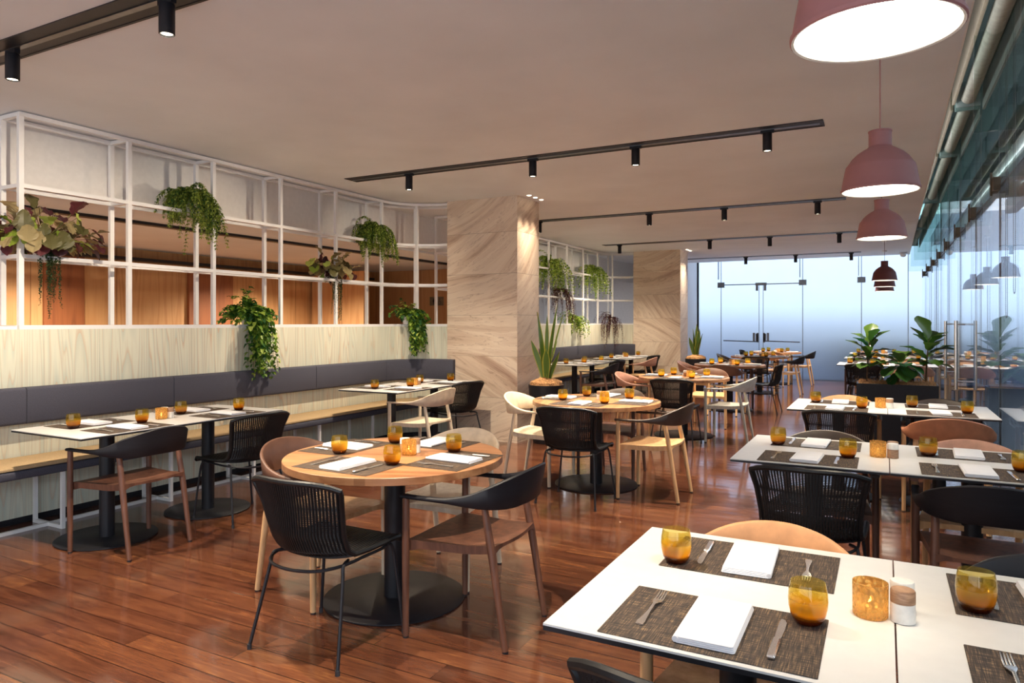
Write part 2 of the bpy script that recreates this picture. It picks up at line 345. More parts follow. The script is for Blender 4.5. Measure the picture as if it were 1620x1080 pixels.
# ------------------------------------------------------------------ mesh builder
class M:
    def __init__(s): s.v = []; s.f = []; s.mi = []; s.cur = 0
    def add(s, vs, fs):
        o = len(s.v); s.v += [tuple(p) for p in vs]
        for f in fs: s.f.append(tuple(i + o for i in f)); s.mi.append(s.cur)
    def box(s, x0, y0, z0, x1, y1, z1, T=None):
        vs = [(x, y, z) for z in (z0, z1) for x, y in ((x0, y0), (x1, y0), (x1, y1), (x0, y1))]
        if T: vs = [T @ Vector(v) for v in vs]
        s.add(vs, [(3, 2, 1, 0), (4, 5, 6, 7), (0, 1, 5, 4), (1, 2, 6, 5), (2, 3, 7, 6), (3, 0, 4, 7)]); return s
    def rbox(s, x0, y0, z0, x1, y1, z1, r, n=3, rz=None):
        """box with rounded vertical corners and a small chamfer on top and bottom"""
        rz = r * .5 if rz is None else rz
        ring = []
        for cx, cy, a0 in ((x1 - r, y1 - r, 0), (x0 + r, y1 - r, PI / 2), (x0 + r, y0 + r, PI), (x1 - r, y0 + r, 1.5 * PI)):
            for k in range(n + 1):
                a = a0 + PI / 2 * k / n; ring.append((cx, cy, math.cos(a), math.sin(a)))
        layers = [(z0, r - rz), (z0 + rz, r), (z1 - rz, r), (z1, r - rz)]
        N = len(ring); vs = []
        for z, q in layers: vs += [(cx + c * q, cy + d * q, z) for cx, cy, c, d in ring]
        fs = [tuple(range(N - 1, -1, -1)), tuple(range(3 * N, 4 * N))]
        for l in range(3):
            for i in range(N): j = (i + 1) % N; fs.append((l * N + i, l * N + j, (l + 1) * N + j, (l + 1) * N + i))
        s.add(vs, fs); return s
    def tube(s, pts, r, n=8, cap=True, flat=None):
        pts = [Vector(p) for p in pts]; N = len(pts); rs = r if isinstance(r, (list, tuple)) else [r] * N
        vs = []; up = None
        for i, p in enumerate(pts):
            t = (pts[min(i + 1, N - 1)] - pts[max(i - 1, 0)]).normalized()
            if up is None: up = Vector((0, 0, 1)) if abs(t.z) < .9 else Vector((1, 0, 0))
            a = t.cross(up)
            if a.length < 1e-6: a = t.orthogonal()
            a.normalize(); b = a.cross(t).normalized(); up = b
            for k in range(n):
                q = 2 * PI * (k + .5) / n
                vs.append(p + a * (math.cos(q) * rs[i]) + b * (math.sin(q) * rs[i] * (flat or 1)))
        fs = []
        for i in range(N - 1):
            for k in range(n): l = (k + 1) % n; fs.append((i * n + k, i * n + l, (i + 1) * n + l, (i + 1) * n + k))
        if cap: fs += [tuple(range(n - 1, -1, -1)), tuple(range((N - 1) * n, N * n))]
        s.add(vs, fs); return s
    def lathe(s, prof, n=32, c=(0, 0, 0), close=False):
        vs = []; N = len(prof)
        for r, z in prof:
            for k in range(n): a = 2 * PI * k / n; vs.append((c[0] + r * math.cos(a), c[1] + r * math.sin(a), c[2] + z))
        fs = []
        for i in range(N - 1 + (1 if close else 0)):
            i2 = (i + 1) % N
            for k in range(n): l = (k + 1) % n; fs.append((i * n + k, i * n + l, i2 * n + l, i2 * n + k))
        if not close:
            if prof[0][0] > 1e-5: fs.append(tuple(range(n - 1, -1, -1)))
            if prof[-1][0] > 1e-5: fs.append(tuple(range((N - 1) * n, N * n)))
        s.add(vs, fs); return s
    def shell(s, prof, n=32, c=(0, 0, 0)):
        """open surface of revolution, no caps"""
        vs = []; N = len(prof)
        for r, z in prof:
            for k in range(n): a = 2 * PI * k / n; vs.append((c[0] + r * math.cos(a), c[1] + r * math.sin(a), c[2] + z))
        fs = [(i * n + k, i * n + (k + 1) % n, (i + 1) * n + (k + 1) % n, (i + 1) * n + k) for i in range(N - 1) for k in range(n)]
        s.add(vs, fs); return s
    def prism(s, path, z0, z1):
        N = len(path); vs = [(x, y, z0) for x, y in path] + [(x, y, z1) for x, y in path]
        fs = [tuple(range(N - 1, -1, -1)), tuple(range(N, 2 * N))] + [(i, (i + 1) % N, N + (i + 1) % N, N + i) for i in range(N)]
        s.add(vs, fs); return s
    def sweep(s, rings, cap=True):
        n = len(rings[0]); vs = [p for r in rings for p in r]; fs = []
        for i in range(len(rings) - 1):
            for k in range(n): l = (k + 1) % n; fs.append((i * n + k, i * n + l, (i + 1) * n + l, (i + 1) * n + k))
        if cap: fs += [tuple(range(n - 1, -1, -1)), tuple(range((len(rings) - 1) * n, len(rings) * n))]
        s.add(vs, fs); return s
    def build(s, name, mats, parent=None, loc=None, smooth=True, angle=40):
        me = bpy.data.meshes.new(name); me.from_pydata(s.v, [], s.f)
        if not isinstance(mats, (list, tuple)): mats = [mats]
        for m in mats: me.materials.append(MT[m] if isinstance(m, str) else m)
        if len(mats) > 1: me.polygons.foreach_set('material_index', s.mi)
        if smooth:
            me.polygons.foreach_set('use_smooth', [True] * len(s.f))
            me.set_sharp_from_angle(angle=math.radians(angle))
        me.update()
        o = bpy.data.objects.new(name, me); COL.objects.link(o)
        if parent: o.parent = parent
        if loc: o.location = loc
        return o
def smooth_path(pts, per=6):
    P = [Vector(p) for p in pts]; out = []
    for i in range(len(P) - 1):
        p0, p1, p2, p3 = P[max(i - 1, 0)], P[i], P[i + 1], P[min(i + 2, len(P) - 1)]
        for k in range(per):
            t = k / per
            out.append(.5 * ((2 * p1) + (p2 - p0) * t + (2 * p0 - 5 * p1 + 4 * p2 - p3) * t * t + (3 * p1 - p0 - 3 * p2 + p3) * t ** 3))
    out.append(P[-1]); return out
def lerp_keys(keys, t):
    for (a, *va), (b, *vb) in zip(keys, keys[1:]):
        if t <= b:
            q = (t - a) / (b - a); q = q * q * (3 - 2 * q) * .5 + q * .5
            return [x + (y - x) * q for x, y in zip(va, vb)]
    return list(keys[-1][1:])
def tag(o, label, cat, group=None):
    o['label'] = label; o['category'] = cat
    if group: o['group'] = group
    return o
def empty(name, loc=(0, 0, 0), rz=0):
    o = bpy.data.objects.new(name, None); COL.objects.link(o); o.location = loc; o.rotation_euler = (0, 0, rz); o.empty_display_size = .1
    return o
def struct(o): o['kind'] = 'structure'; return o
KIDS = {}
def dup(root, loc, rz=0, label=None, cat=None, group=None, rot=None):
    def cp(o, par):
        c = o.copy(); COL.objects.link(c)
        if par: c.parent = par
        for ch in kids(o): cp(ch, c)
        return c
    r = cp(root, None); r.location = loc; r.rotation_euler = rot or (0, 0, rz)
    if label: tag(r, label, cat or r.get('category'), group)
    return r
def kids(o):
    if o.name not in KIDS: KIDS[o.name] = list(o.children)
    return KIDS[o.name]
class Proto:
    """first use moves the object itself, later uses copy it with its parts"""
    def __init__(s, root): s.root = root; s.used = False; kids(root)
    def put(s, loc, rz, label, cat, group=None):
        if not s.used:
            s.used = True; r = s.root; r.location = loc; r.rotation_euler = (0, 0, rz); tag(r, label, cat, group); return r
        return dup(s.root, loc, rz, label, cat, group)

# ------------------------------------------------------------------ setting
X0, X1, XG = -5.5, .45, .79
def sbox(name, mat, *b): return struct(M().box(*b).build(name, mat, smooth=False))
sbox('floor', 'floor', -9.4, -4, -.1, XG, 19.35, 0)
c = M().prism([(-5.90, -4), (.36, -4), (.37, 4), (.49, 18.1), (-5.90, 18.1)], H, H + .06); struct(c.build('ceiling', 'ceiling', smooth=False))
sbox('ceiling_upper', 'white_paint', -9.4, -4, 4.3, 1.0, 19.6, 4.36)
c = M().prism([(.33, -4), (.37, -4), (.38, 4), (.50, 18.12), (.46, 18.12), (.34, 4)], H + .001, 4.3); struct(c.build('trim_1', 'white_paint', smooth=False))
sbox('trim_2', 'white_paint', -5.8, 18.1, H - .0, .5, 18.14, 4.3)
sbox('wall_left', 'white_paint', -9.5, -4, -.1, -9.4, 19.3, 4.36)
sbox('wall_frosted_side', 'white_paint', -9.4, 19.2, -.1, -4.6, 19.3, 4.36)
sbox('wall_front', 'white_paint', -9.4, -4.1, 0, 1, -4, 4.3)
struct(M().box(-6.7, -3.99, .3, .3, -3.97, 2.8).build('window_40', 'frosted', smooth=False))  # invented window pane set behind the rear fill light
m = M()
for x in (-6.75, -4.97, -3.22, -1.47, .3): m.box(x, -3.99, .25, x + .05, -3.93, 2.85)
m.box(-6.7, -3.99, .25, .3, -3.93, .30).box(-6.7, -3.99, 2.8, .3, -3.93, 2.85)
struct(m.build('window_added_frame', 'white_metal', smooth=False))  # frame and mullions of the invented rear window
# back corridor behind the slatted screen
sbox('ceiling_corridor', 'ceiling', -9.3, -4, 2.47, -5.98, 11.4, 2.53)
sbox('wall_bulkhead', 'white_paint', -5.96, -4, 2.50, -5.901, 18.1, H + .06)
sbox('wall_corridor', 'doorwood', -9.36, -4, 0, -9.26, 11.4, 2.47)
sbox('wall_corridor_end', 'doorwood', -9.3, 11.3, 0, -5.98, 11.4, 2.47)
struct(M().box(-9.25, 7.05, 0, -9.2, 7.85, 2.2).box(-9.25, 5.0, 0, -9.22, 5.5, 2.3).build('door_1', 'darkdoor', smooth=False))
struct(M().box(-9.2, 9.6, 0, -8.0, 9.75, 2.35).build('trim_3', 'doorwood', smooth=False))
struct(M().box(-9.24, -4, 2.30, -9.05, 11.2, 2.34).box(-6.7, -4, 2.44, -6.6, 11.2, 2.469).build('trim_4', 'black', smooth=False))
# kitchen side behind the second screen
sbox('wall_kitchen', 'white_paint', -8.6, 11.4, 0, -8.5, 18.1, H)
struct(M().box(-8.49, 11.6, 1.0, -8.42, 13.7, 2.3).box(-8.49, 14.3, 1.0, -8.42, 17.5, 2.4).build('wall_kitchen_panel', 'kitchengrey', smooth=False))
sbox('ceiling_kitchen', 'white_paint', -8.6, 11.4, 2.62, -5.98, 18.1, 2.68)
sbox('wall_kitchen_end', 'white_paint', -8.6, 18.0, 0, -4.6, 18.1, H)
sbox('wall_back_left', 'white_paint', -4.72, 15.3, 0, -4.50, 19.28, 3.6)
# low wall, rows of panelling following the curve at each column
def wallpath(xw, ya, ys, r, off, n=8, end=None, yend=0):
    """front line at x=xw from ya to ys then a quarter curve of radius r; off shifts to the left / back"""
    p = [(xw - off, ya), (xw - off, ys)]
    for k in range(1, n + 1):
        a = PI / 2 * k / n; rr = r + off
        p.append((xw + r - rr * math.cos(a), ys + rr * math.sin(a)))
    if end: p.append((end, ys + r + off))
    return p
SECT = [dict(x=-5.5, ya=.6, y0=2.83, ys=6.95, r=.58, step=.826, end=-4.72, n=1),
        dict(x=-5.44, ya=8.0, y0=8.42, ys=14.25, r=.5, step=.833, end=-4.7, n=2)]
def rib(front, back, z0, z1, name, mats): return M().prism(front + back[::-1], z0, z1).build(name, mats, smooth=False)
for S in SECT:
    fr = wallpath(S['x'], S['ya'], S['ys'], S['r'], 0, end=S['end']); bk = wallpath(S['x'], S['ya'], S['ys'], S['r'], .27, end=S['end'])
    struct(rib(fr, bk, .05, 1.40, 'wall_low_panelled', 'limed'))
    fr2 = wallpath(S['x'], S['ya'], S['ys'], S['r'], .02, end=S['end']); bk2 = wallpath(S['x'], S['ya'], S['ys'], S['r'], .25, end=S['end'])
    struct(rib(fr2, bk2, 0, .05, 'baseboard_low_wall', 'black'))
# stone columns
for (xa, ya, xb, yb, lab) in ((-4.9, 7.5, -3.9, 8.1, 0), (-4.80, 14.68, -3.78, 15.3, 1)):
    struct(M().box(xa, ya, 0, xb, yb, H).build('pillar_stone', 'stone', smooth=False))

# white open metal screens on the low wall
def screen(S, label):
    root = empty('metal_screen', (0, 0, 0)); tag(root, label, 'screen', 'white metal screens')
    t = .034; D = .27
    ys = []; y = S['y0']
    while y < S['ys'] + .1: ys.append(y); y += S['step']
    def uprights(x, y):
        M().box(x - t + .0015, y - t / 2, 1.431, x - .0015, y + t / 2, 2.939).build('upright', 'white_metal', root, smooth=False)
    for y in ys:
        uprights(S['x'], y); uprights(S['x'] - D + t, y)
    for a in (50,):
        a = math.radians(a); r = S['r']
        uprights(S['x'] + r - r * math.cos(a) + t / 2, S['ys'] + r * math.sin(a))
        uprights(S['x'] + r - (r + D) * math.cos(a) + t / 2, S['ys'] + (r + D) * math.sin(a))
    for z in (1.40, 1.915, 2.425, 2.94):
        m = M()
        hgt = .030
        y0 = S['y0'] - t / 2 + .0015
        for off in (0, D - t):
            f = wallpath(S['x'], y0, S['ys'], S['r'], off, end=S['end']); b = wallpath(S['x'], y0, S['ys'], S['r'], off + t, end=S['end'])
            m.prism(f + b[::-1], z, z + hgt)
        for y in ys: m.box(S['x'] - D + t, y - t / 2, z + .001, S['x'] - t, y + t / 2, z + hgt - .001)
        m.build('shelf_rail', 'white_metal', root, smooth=False)
    # low wall cap left of the screen
    return root
screen(SECT[0], 'white square-tube screen of open shelves full of plants before the first stone column')
screen(SECT[1], 'white open shelf screen between the two stone columns')
struct(M().box(-5.77, .6, 1.4, -5.5, 2.8, 1.424).build('trim_5', 'white_metal', smooth=False))

# benches
def bench(S, label, seams, y_start):
    root = empty('bench_seat', (0, 0, 0)); tag(root, label, 'bench', 'upholstered wall benches')
    xw, ys, r = S['x'], S['ys'], S['r']
    def strip(ya, yb, off0, off1, z0, z1, name, mat, par, curve=False, xe=None, bev=.02):
        if not curve:
            f = [(xw + off1, ya), (xw + off1, yb)]; b = [(xw + off0, ya), (xw + off0, yb)]
        else:
            f = [(xw + off1, ya)] + wallpath(xw, ya, ys, r, -off1, end=None)[1:] + [(xe, ys + r - off1)]
            b = [(xw + off0, ya)] + wallpath(xw, ya, ys, r, -off0, end=None)[1:] + [(xe, ys + r - off0)]
        # rounded section swept along the strip
        rings = []
        for (fx, fy), (bx, by) in zip(f, b):
            d = Vector((fx - bx, fy - by, 0)); L = d.length; d.normalize(); o = Vector((bx, by, 0)); q = bev
            sec = [(0, z0), (L - q, z0), (L - q * .3, z0 + q * .3), (L, z0 + q), (L, z1 - q), (L - q * .3, z1 - q * .3), (L - q, z1), (q * .4, z1), (0, z1 - q * .4)]
            rings.append([tuple(o + d * l + Vector((0, 0, z))) for l, z in sec])
        e0 = [tuple(Vector(p)) for p in rings[0]]
        return M().sweep(rings).build(name, mat, par, angle=60)
    ss = [y_start] + seams
    for a, b in zip(ss, ss[1:]): strip(a + .003, b - .003, .005, .085, .725, .985, 'back_cushion', 'fabric', root)
    strip(ss[-1] + .003, ss[-1], .005, .085, .725, .985, 'back_cushion', 'fabric', root, True, S['end'] - .06)
    sy = [y_start, 2.2, 4.55, ys - .25] if S['n'] == 1 else [y_start, 10.4, 12.6, ys - .25]
    for k in range(len(sy)):
        cur = k == len(sy) - 1
        a = sy[k] + .003; b = ys if cur else sy[k + 1] - .003
        strip(a, b, .02, .42, .405, .462, 'seat_cushion', 'fabric', root, cur, S['end'] - .12, .012)
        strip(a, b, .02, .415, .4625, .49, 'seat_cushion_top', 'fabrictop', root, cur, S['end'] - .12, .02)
    # white leg frames
    y = y_start + .25
    ly = [2.03, 2.9, 3.75, 4.6, 5.45, 6.3] if S['n'] == 1 else [8.9, 9.8, 10.7, 11.6, 12.5, 13.4]
    for y in ly:
        t = .024
        m = M().box(xw + .37, y - t / 2, 0, xw + .37 + t, y + t / 2, .404).box(xw + .03, y - t / 2, .0, xw + .03 + t, y + t / 2, .404)
        m.box(xw + .03 + t, y - t / 2, 0, xw + .37, y + t / 2, t); m.build('leg_frame', 'white_metal', root, smooth=False)
    M().box(xw + .2, ly[0] + .012, .0, xw + .2 + .024, ly[-1] - .012, .0235).build('floor_rail', 'white_metal', root, smooth=False)
    return root
bench(SECT[0], 'long charcoal bench with taupe seat along the panelled wall before the first stone column', [2.82, 4.0, 5.72, 6.93], .9)
bench(SECT[1], 'charcoal bench along the panelled wall between the two stone columns', [9.6, 10.8, 12.2, 13.5], 8.2)

# ------------------------------------------------------------------ frosted end wall, right glass front, outside
struct(M().box(-4.47, 19.30, 0, 4.0, 19.32, 4.0).build('window_1', 'frosted', smooth=False))
m = M().box(-4.50, 19.24, 0, -4.46, 19.30, 4.2)
struct(m.build('trim_6', 'black', smooth=False))
m = M()
for x in (-3.87, -1.84, -.5, .5):
    m.box(x - .008, 19.288, 0, x + .008, 19.298, 4.0)
    m.box(x - .07, 19.20, 2.6, x - .055, 19.298, 4.0) if x < .4 else None
for x in (-3.87, -2.90, -2.80, -1.84): m.box(x - .006, 19.286, 0, x + .006, 19.298, 2.45)
m.box(-3.8, 19.282, 2.44, -1.9, 19.298, 2.465)
struct(m.build('window_joint', 'darksteel', smooth=False))
m = M()
for x, z in ((-3.87, 2.45), (-1.84, 2.47), (-.5, 2.5)): m.box(x - .09, 19.26, z - .07, x + .09, 19.30, z + .07)
m.box(-2.99, 19.26, 2.42, -2.71, 19.30, 2.49)
for x in (-2.95, -2.75): m.box(x - .03, 19.26, 2.28, x + .03, 19.30, 2.42)
struct(m.build('window_patch_fitting', 'darksteel', smooth=False))
for xa, xb, xl in ((-3.8, -2.95, -2.93), (-2.75, -1.9, -2.77)):
    m = M()
    e = xa if xl > -2.85 else xb
    m.box(e - .03, 19.24, .95, e + .03, 19.29, 1.16); m.box(xl - .02, 19.24, .93, xl + .02, 19.29, 1.18)
    sgn = 1 if xl > -2.85 else -1; m.box(min(xl + sgn * .07, xl + sgn * .12), 19.24, .95, max(xl + sgn * .07, xl + sgn * .12), 19.29, 1.18)
    m.tube([(xa, 19.23, .97), (xb, 19.23, .95)], .016, 8)
    o = m.build('door_bar', 'darksteel', smooth=False)
    struct(o)
# outside beyond the frosted glass
sbox('ground_terrace', 'extground', -8, 19.35, -.12, 12, 40, -.02)
sbox('wall_outside_hedge', 'hedge', -1.2, 19.75, -.02, 2.2, 20.2, 1.3)
sbox('wall_outside_occluder', 'extground', -8, 20.5, -.02, 12, 21.0, 1.7)  # unseen wall added to darken the frosted glass towards its bottom
# right glass front
js = [-3.2, -1.6, 0.05, 1.7, 3.35, 5.0, 6.62, 8.25, 9.88, 11.5, 13.1, 14.7, 16.3, 17.9, 19.28]
for k, (a, b) in enumerate(zip(js, js[1:])):
    struct(M().box(XG, a + .004, 0, XG + .012, b - .004, 2.5).box(XG, a + .004, 2.51, XG + .012, b - .004, 4.3).build('window_%d' % (k + 2), 'clear', smooth=False))
m = M()
for y in js[1:-1]: m.box(XG - .001, y - .0035, 0, XG + .013, y + .0035, 4.3)
m.box(XG - .001, -4, 2.5, XG + .013, 19.28, 2.51)
struct(m.build('window_joint_front', 'darksteel', smooth=False))
for y in js[1:-1]:
    struct(M().box(.47 if y > 1 else .47, y - .006, 2.58, XG - .002, y + .006, 4.3).build('window_fin', 'finglass', smooth=False))
    o = M().box(XG - .05, y - .10, 2.47, XG - .002, y - .012, 2.57).box(XG - .05, y + .012, 2.47, XG - .002, y + .10, 2.57).box(XG - .06, y - .012, 2.44, XG - .045, y + .012, 2.62)
    struct(o.build('window_clamp', 'brownbox', smooth=False))
# slot above: blinds, exterior canopy
bl = [(-1.4, 3.2), (3.35, 6.55), (6.65, 8.35), (8.45, 11.4), (11.6, 14.6), (14.8, 17.9)]
Pb = None
for k, (a, b) in enumerate(bl):
    r = empty('roller_blind', (.58, a, 3.2))
    M().tube([(0, .05, 0), (0, b - a - .05, 0)], .05, 16).build('blind_roll', 'beigeblind', r)
    M().box(.09, .03, -.10, .105, b - a - .03, .12).box(.06, .03, .1, .105, b - a - .03, .12).build('valance', 'greengrey', r, smooth=False)
    M().box(-.11, .03, -.04, -.09, b - a - .03, .14).build('headbox', 'brownbox', r, smooth=False)
    M().box(-.08, 0, -.06, .08, .02, .10).build('bracket', 'greengrey', r, smooth=False); M().box(-.08, b - a - .02, -.06, .08, b - a, .10).build('bracket', 'greengrey', r, smooth=False)
    nm = ['over the first table row', 'over the gap behind the first row', 'above the third table row', 'above the planter and door handles', 'above the tables behind the planter', 'beside the frosted end wall'][k]
    tag(r, 'beige roller blind tucked in the ceiling slot ' + nm, 'blind', 'roller blinds in the slot')
for k, (y, zb) in enumerate(((4.34, 1.66), (5.0, 1.62), (5.3, 1.48), (6.62, 1.22), (8.26, 1.12), (9.9, 1.1), (11.6, 1.15), (13.2, 1.3))):
    m = M(); z = 3.15; x = .67; n = 0
    w = .035
    pts = [(x, y - w, 3.15), (x, y - w, zb + w)] + [(x, y - w * math.cos(a), zb + w - w * math.sin(a)) for a in [PI * q / 8 for q in range(1, 8)]] + [(x, y + w, zb + w), (x, y + w, 3.15)]
    m.tube(pts, .0013, 4)
    # beads
    zz = zb + w
    step = .012 if y < 7 else .03
    bd = []
    while zz < 3.1:
        bd += [(x, y - w, zz), (x, y + w, zz)]; zz += step
    bd += [(x, y - w * math.cos(a), zb + w - w * math.sin(a)) for a in [PI * q / 9 for q in range(1, 9)]]
    for p in bd:
        q = .0032
        m.add([(p[0] + q, p[1], p[2]), (p[0] - q, p[1], p[2]), (p[0], p[1] + q, p[2]), (p[0], p[1] - q, p[2]), (p[0], p[1], p[2] + q), (p[0], p[1], p[2] - q)],
              [(0, 2, 4), (2, 1, 4), (1, 3, 4), (3, 0, 4), (2, 0, 5), (1, 2, 5), (3, 1, 5), (0, 3, 5)])
    nm = ['near the first window fin, longest', 'just past the first window fin', 'beside the third fin', 'above the third table row', 'just before the planter', 'in front of the door handles', 'past the door handles', 'close to the frosted end wall'][k]
    tag(m.build('blind_chain', 'darksteel'), 'looped beaded blind chain hanging by the glass ' + nm, 'chain', 'blind chains by the glass')
for nm_, x_, z_, w_, e_, up_ in (('slot_fill', .43, 3.12, .05, 30, PI), ('canopy_fill', 2.6, 4.25, .4, 120, 0)):  # area fills added to brighten the slot and the outside, no fittings
    l = bpy.data.lights.new(nm_, 'AREA'); l.shape = 'RECTANGLE'; l.size = w_; l.size_y = 20; l.energy = e_; l.color = (.88, .96, 1)
    o = bpy.data.objects.new(nm_, l); COL.objects.link(o); o.location = (x_, 7.5, z_); o.rotation_euler = (up_, 0, 0)
# exterior to the right
sbox('ground_deck', 'slate', XG + .012, -4, -.12, 4.2, 19.3, -.02)
sbox('wall_outside_right', 'extgrey', 4.2, -4, -.1, 4.4, 19.3, 3.5)
sbox('ceiling_canopy', 'extgrey', 1.0, -4, 4.3, 3.0, 19.3, 4.4)
sbox('wall_outside_front', 'extgrey', .8, -4.1, -.1, 4.4, -4, 4.4)
m = M()
m.box(1.45, -4, 3.45, 1.6, 19.2, 3.75).box(2.4, -4, 3.9, 2.6, 19.2, 4.2)
for y in range(-3, 19, 2): m.box(.95, y, 3.95, 4.1, y + .12, 4.25)
struct(m.build('beam_canopy', 'greengrey', smooth=False))
# door pulls on the glass front
for k, (y, x) in enumerate(((9.2, .70), (11.0, .72))):
    r = empty('door_pull', (x, y, 0))
    M().tube([(0, 0, .71), (0, 0, 1.47)], .018, 16).build('bar', 'steel', r)
    for z in (.80, 1.43): M().tube([(0, 0, z), (XG - x - .001, 0, z)], .011, 10).build('standoff', 'steel', r)
    tag(r, ['tall polished steel door pull on the glass by the planter', 'tall steel door pull on the glass past the planter'][k], 'handle', 'steel door pulls')

# ------------------------------------------------------------------ ceiling tracks and spots
spot_root = empty('spotlight', (0, 0, H))
M().lathe([(.0, -.03), (.034, -.03), (.036, -.035), (.036, -.172), (.032, -.175), (.030, -.165), (.0, -.163)], 20).build('housing', 'black', spot_root)
M().lathe([(.0, -.1655), (.027, -.1655), (.027, -.168), (.0, -.168)], 16).build('lens', 'spotlamp', spot_root)
M().box(-.05, -.014, -.032, .05, .014, -.009).build('adapter', 'black', spot_root, smooth=False)
SP = Proto(spot_root)
def add_spot_light(x, y, w, ang=75, tilt=(0, 0), blend=.5, z=H - .19, col=WARM):
    l = bpy.data.lights.new('spot_light', 'SPOT'); l.energy = w; l.spot_size = math.radians(ang); l.spot_blend = blend; l.shadow_soft_size = .022; l.color = col
    o = bpy.data.objects.new('spot_light', l); COL.objects.link(o); o.location = (x, y, z); o.rotation_euler = (tilt[0], tilt[1], 0); return o
tracks = [(2.17, -5.3, -1.2, [-4.31, -2.99, -1.6], 'above the first banquette tables'),
          (5.87, -5.07, -.41, [-4.3, -2.89, -1.9, -.82], 'between the first two round tables'),
          (9.57, -4.63, -.42, [-4.6, -2.9, -1.88, -.74], 'beyond the first stone column'),
          (13.18, -4.92, -.37, [-4.59, -2.85, -1.8, -.68], 'before the second stone column'),
          (17.0, -4.4, -.45, [-2.85, -1.77, -.64], 'nearest the frosted end wall'.replace('nearest', 'beside'))]
pos_words = ['bench-side', 'second-from-bench', 'third-from-bench', 'window-side']
for y, xa, xb, xs, nm in tracks:
    r = empty('lighting_track', (0, y, H))
    m = M().box(xa, -.10, -.006, xb, -.085, 0).box(xa, .085, -.006, xb, .10, 0).box(xa, -.10, -.006, xa + .012, .10, 0).box(xb - .012, -.10, -.006, xb, .10, 0).box(xa, -.085, -.003, xb, .085, 0)
    m.build('recess', 'black', r, smooth=False)
    M().box(xa + .03, -.017, -.009, xb - .03, .017, -.003).build('rail', 'darksteel', r, smooth=False)
    tag(r, 'black recessed lighting track ' + nm, 'track light', 'recessed lighting tracks')
    for i, x in enumerate(xs):
        pw = pos_words[i if len(xs) > 3 else (i if y < 3 else i + 1)]
        SP.put((x, y, H), 0, pw + ' black cylinder spotlight on track ' + nm, 'spotlight', 'cylinder spotlights')
        add_spot_light(x, y, (250 if y < 12 else 200) * (1 if x > -4 else .95), 86 if x > -4 else 125, blend=.5 if x > -4 else .9)
for x in (-4.3, -2.6, -.9):
    add_spot_light(x, -1.4, 190, 82)  # unseen spots added behind the camera as fill
# track heads turned to the plant screens
for (px, py), (tx, ty, tz), w in (((-2.99, 2.17), (-5.6, 3.1, 2.0), 210), ((-2.89, 5.87), (-5.6, 4.7, 2.0), 150), ((-2.89, 5.87), (-5.5, 7.0, 2.0), 110), ((-2.9, 9.57), (-5.5, 12.2, 1.95), 220), ((-2.85, 13.18), (-5.4, 13.9, 1.95), 180)):
    o = add_spot_light(px, py, w, 46, blend=.9)
    o.rotation_euler = (Vector((tx, ty, tz)) - Vector((px, py, H - .19))).to_track_quat('-Z', 'Y').to_euler()
# wall-washing downlights at the column faces
m_i = 0
for (x, ys_) in ((-3.78, (7.58, 7.75, 7.92)), (-3.66, (14.75, 14.9, 15.05))):
    for y in ys_:
        o = M().lathe([(0, -.004), (.022, -.004), (.026, -.001), (.026, 0)], 14, (0, 0, 0)).build('downlight', 'spotlamp', loc=(x, y, H - .0005))
        tag(o, ('small round downlight close to the ' + ('first' if x < -3.7 else 'second') + ' stone column, ') + ['front', 'middle', 'rear'][m_i % 3] + ' one of three', 'downlight', 'column downlights')
        m_i += 1
        add_spot_light(x, y, 60, 60, (0, math.radians(-4)), .8, H - .02)
o = M().lathe([(.0, -.10), (.03, -.095), (.055, -.075), (.065, -.04), (.065, -.035), (.075, -.03), (.075, 0)], 20).build('security_camera', 'white_metal', loc=(.36, 17.6, H))
tag(o, 'small white dome security camera at the far ceiling edge', 'camera')
# warm plant accents on the screen (same kind of track head behind the edge of the view)
for x, y, tx in ((-4.6, 3.6, -18), (-4.6, 6.9, -20), (-4.5, 12.6, -18)): pass
# corridor lights
for y in (1.0, 4.5, 8.0):
    l = bpy.data.lights.new('corridor_lamp', 'SPOT'); l.energy = 330; l.spot_size = 2.6; l.spot_blend = .6; l.color = (1, .88, .68); l.shadow_soft_size = .05
    o = bpy.data.objects.new('corridor_lamp', l); COL.objects.link(o); o.location = (-7.9, y, 2.42)
l = bpy.data.lights.new('kitchen_lamp', 'AREA'); l.energy = 60; l.size = 1.5; l.color = (.85, .9, 1)
o = bpy.data.objects.new('kitchen_lamp', l); COL.objects.link(o); o.location = (-7.2, 14.8, 2.6)

# ------------------------------------------------------------------ pendants
PZ = 2.115
def pendant(mat):
    r = empty('pendant_lamp', (0, 0, PZ))
    outer = [(.180, 0), (.1835, .004), (.1835, .012), (.179, .018), (.172, .06), (.160, .122), (.157, .130), (.150, .138), (.13, .168), (.105, .192), (.078, .210), (.060, .220), (.053, .228), (.0525, .235), (.0525, .298), (.055, .300), (.055, .306), (.05, .308), (.0, .308)]
    inner = [(.0, .300), (.045, .29), (.045, .235), (.072, .204), (.10, .186), (.125, .162), (.145, .134), (.153, .12), (.165, .06), (.172, .012), (.174, .002), (.180, 0)]
    M().shell(outer, 48).build('lamp_shade', mat, r, angle=30)
    M().shell(inner, 48).build('lamp_lining', 'ceramic', r)
    M().lathe([(.0, .02), (.166, .02), (.166, .026), (.0, .026)], 40).build('diffuser', 'lamp', r)
    M().tube([(0, 0, .306), (0, 0, H - PZ - .035)], .0028, 6).build('cord', 'pink' if mat == 'pink' else 'pinkfar', r)
    M().lathe([(0, H - PZ - .036), (.045, H - PZ - .036), (.047, H - PZ - .03), (.047, H - PZ - .0005)], 20).build('ceiling_rose', 'white_metal', r)
    return r
PP = Proto(pendant('pink')); PF = Proto(pendant('pinkfar'))
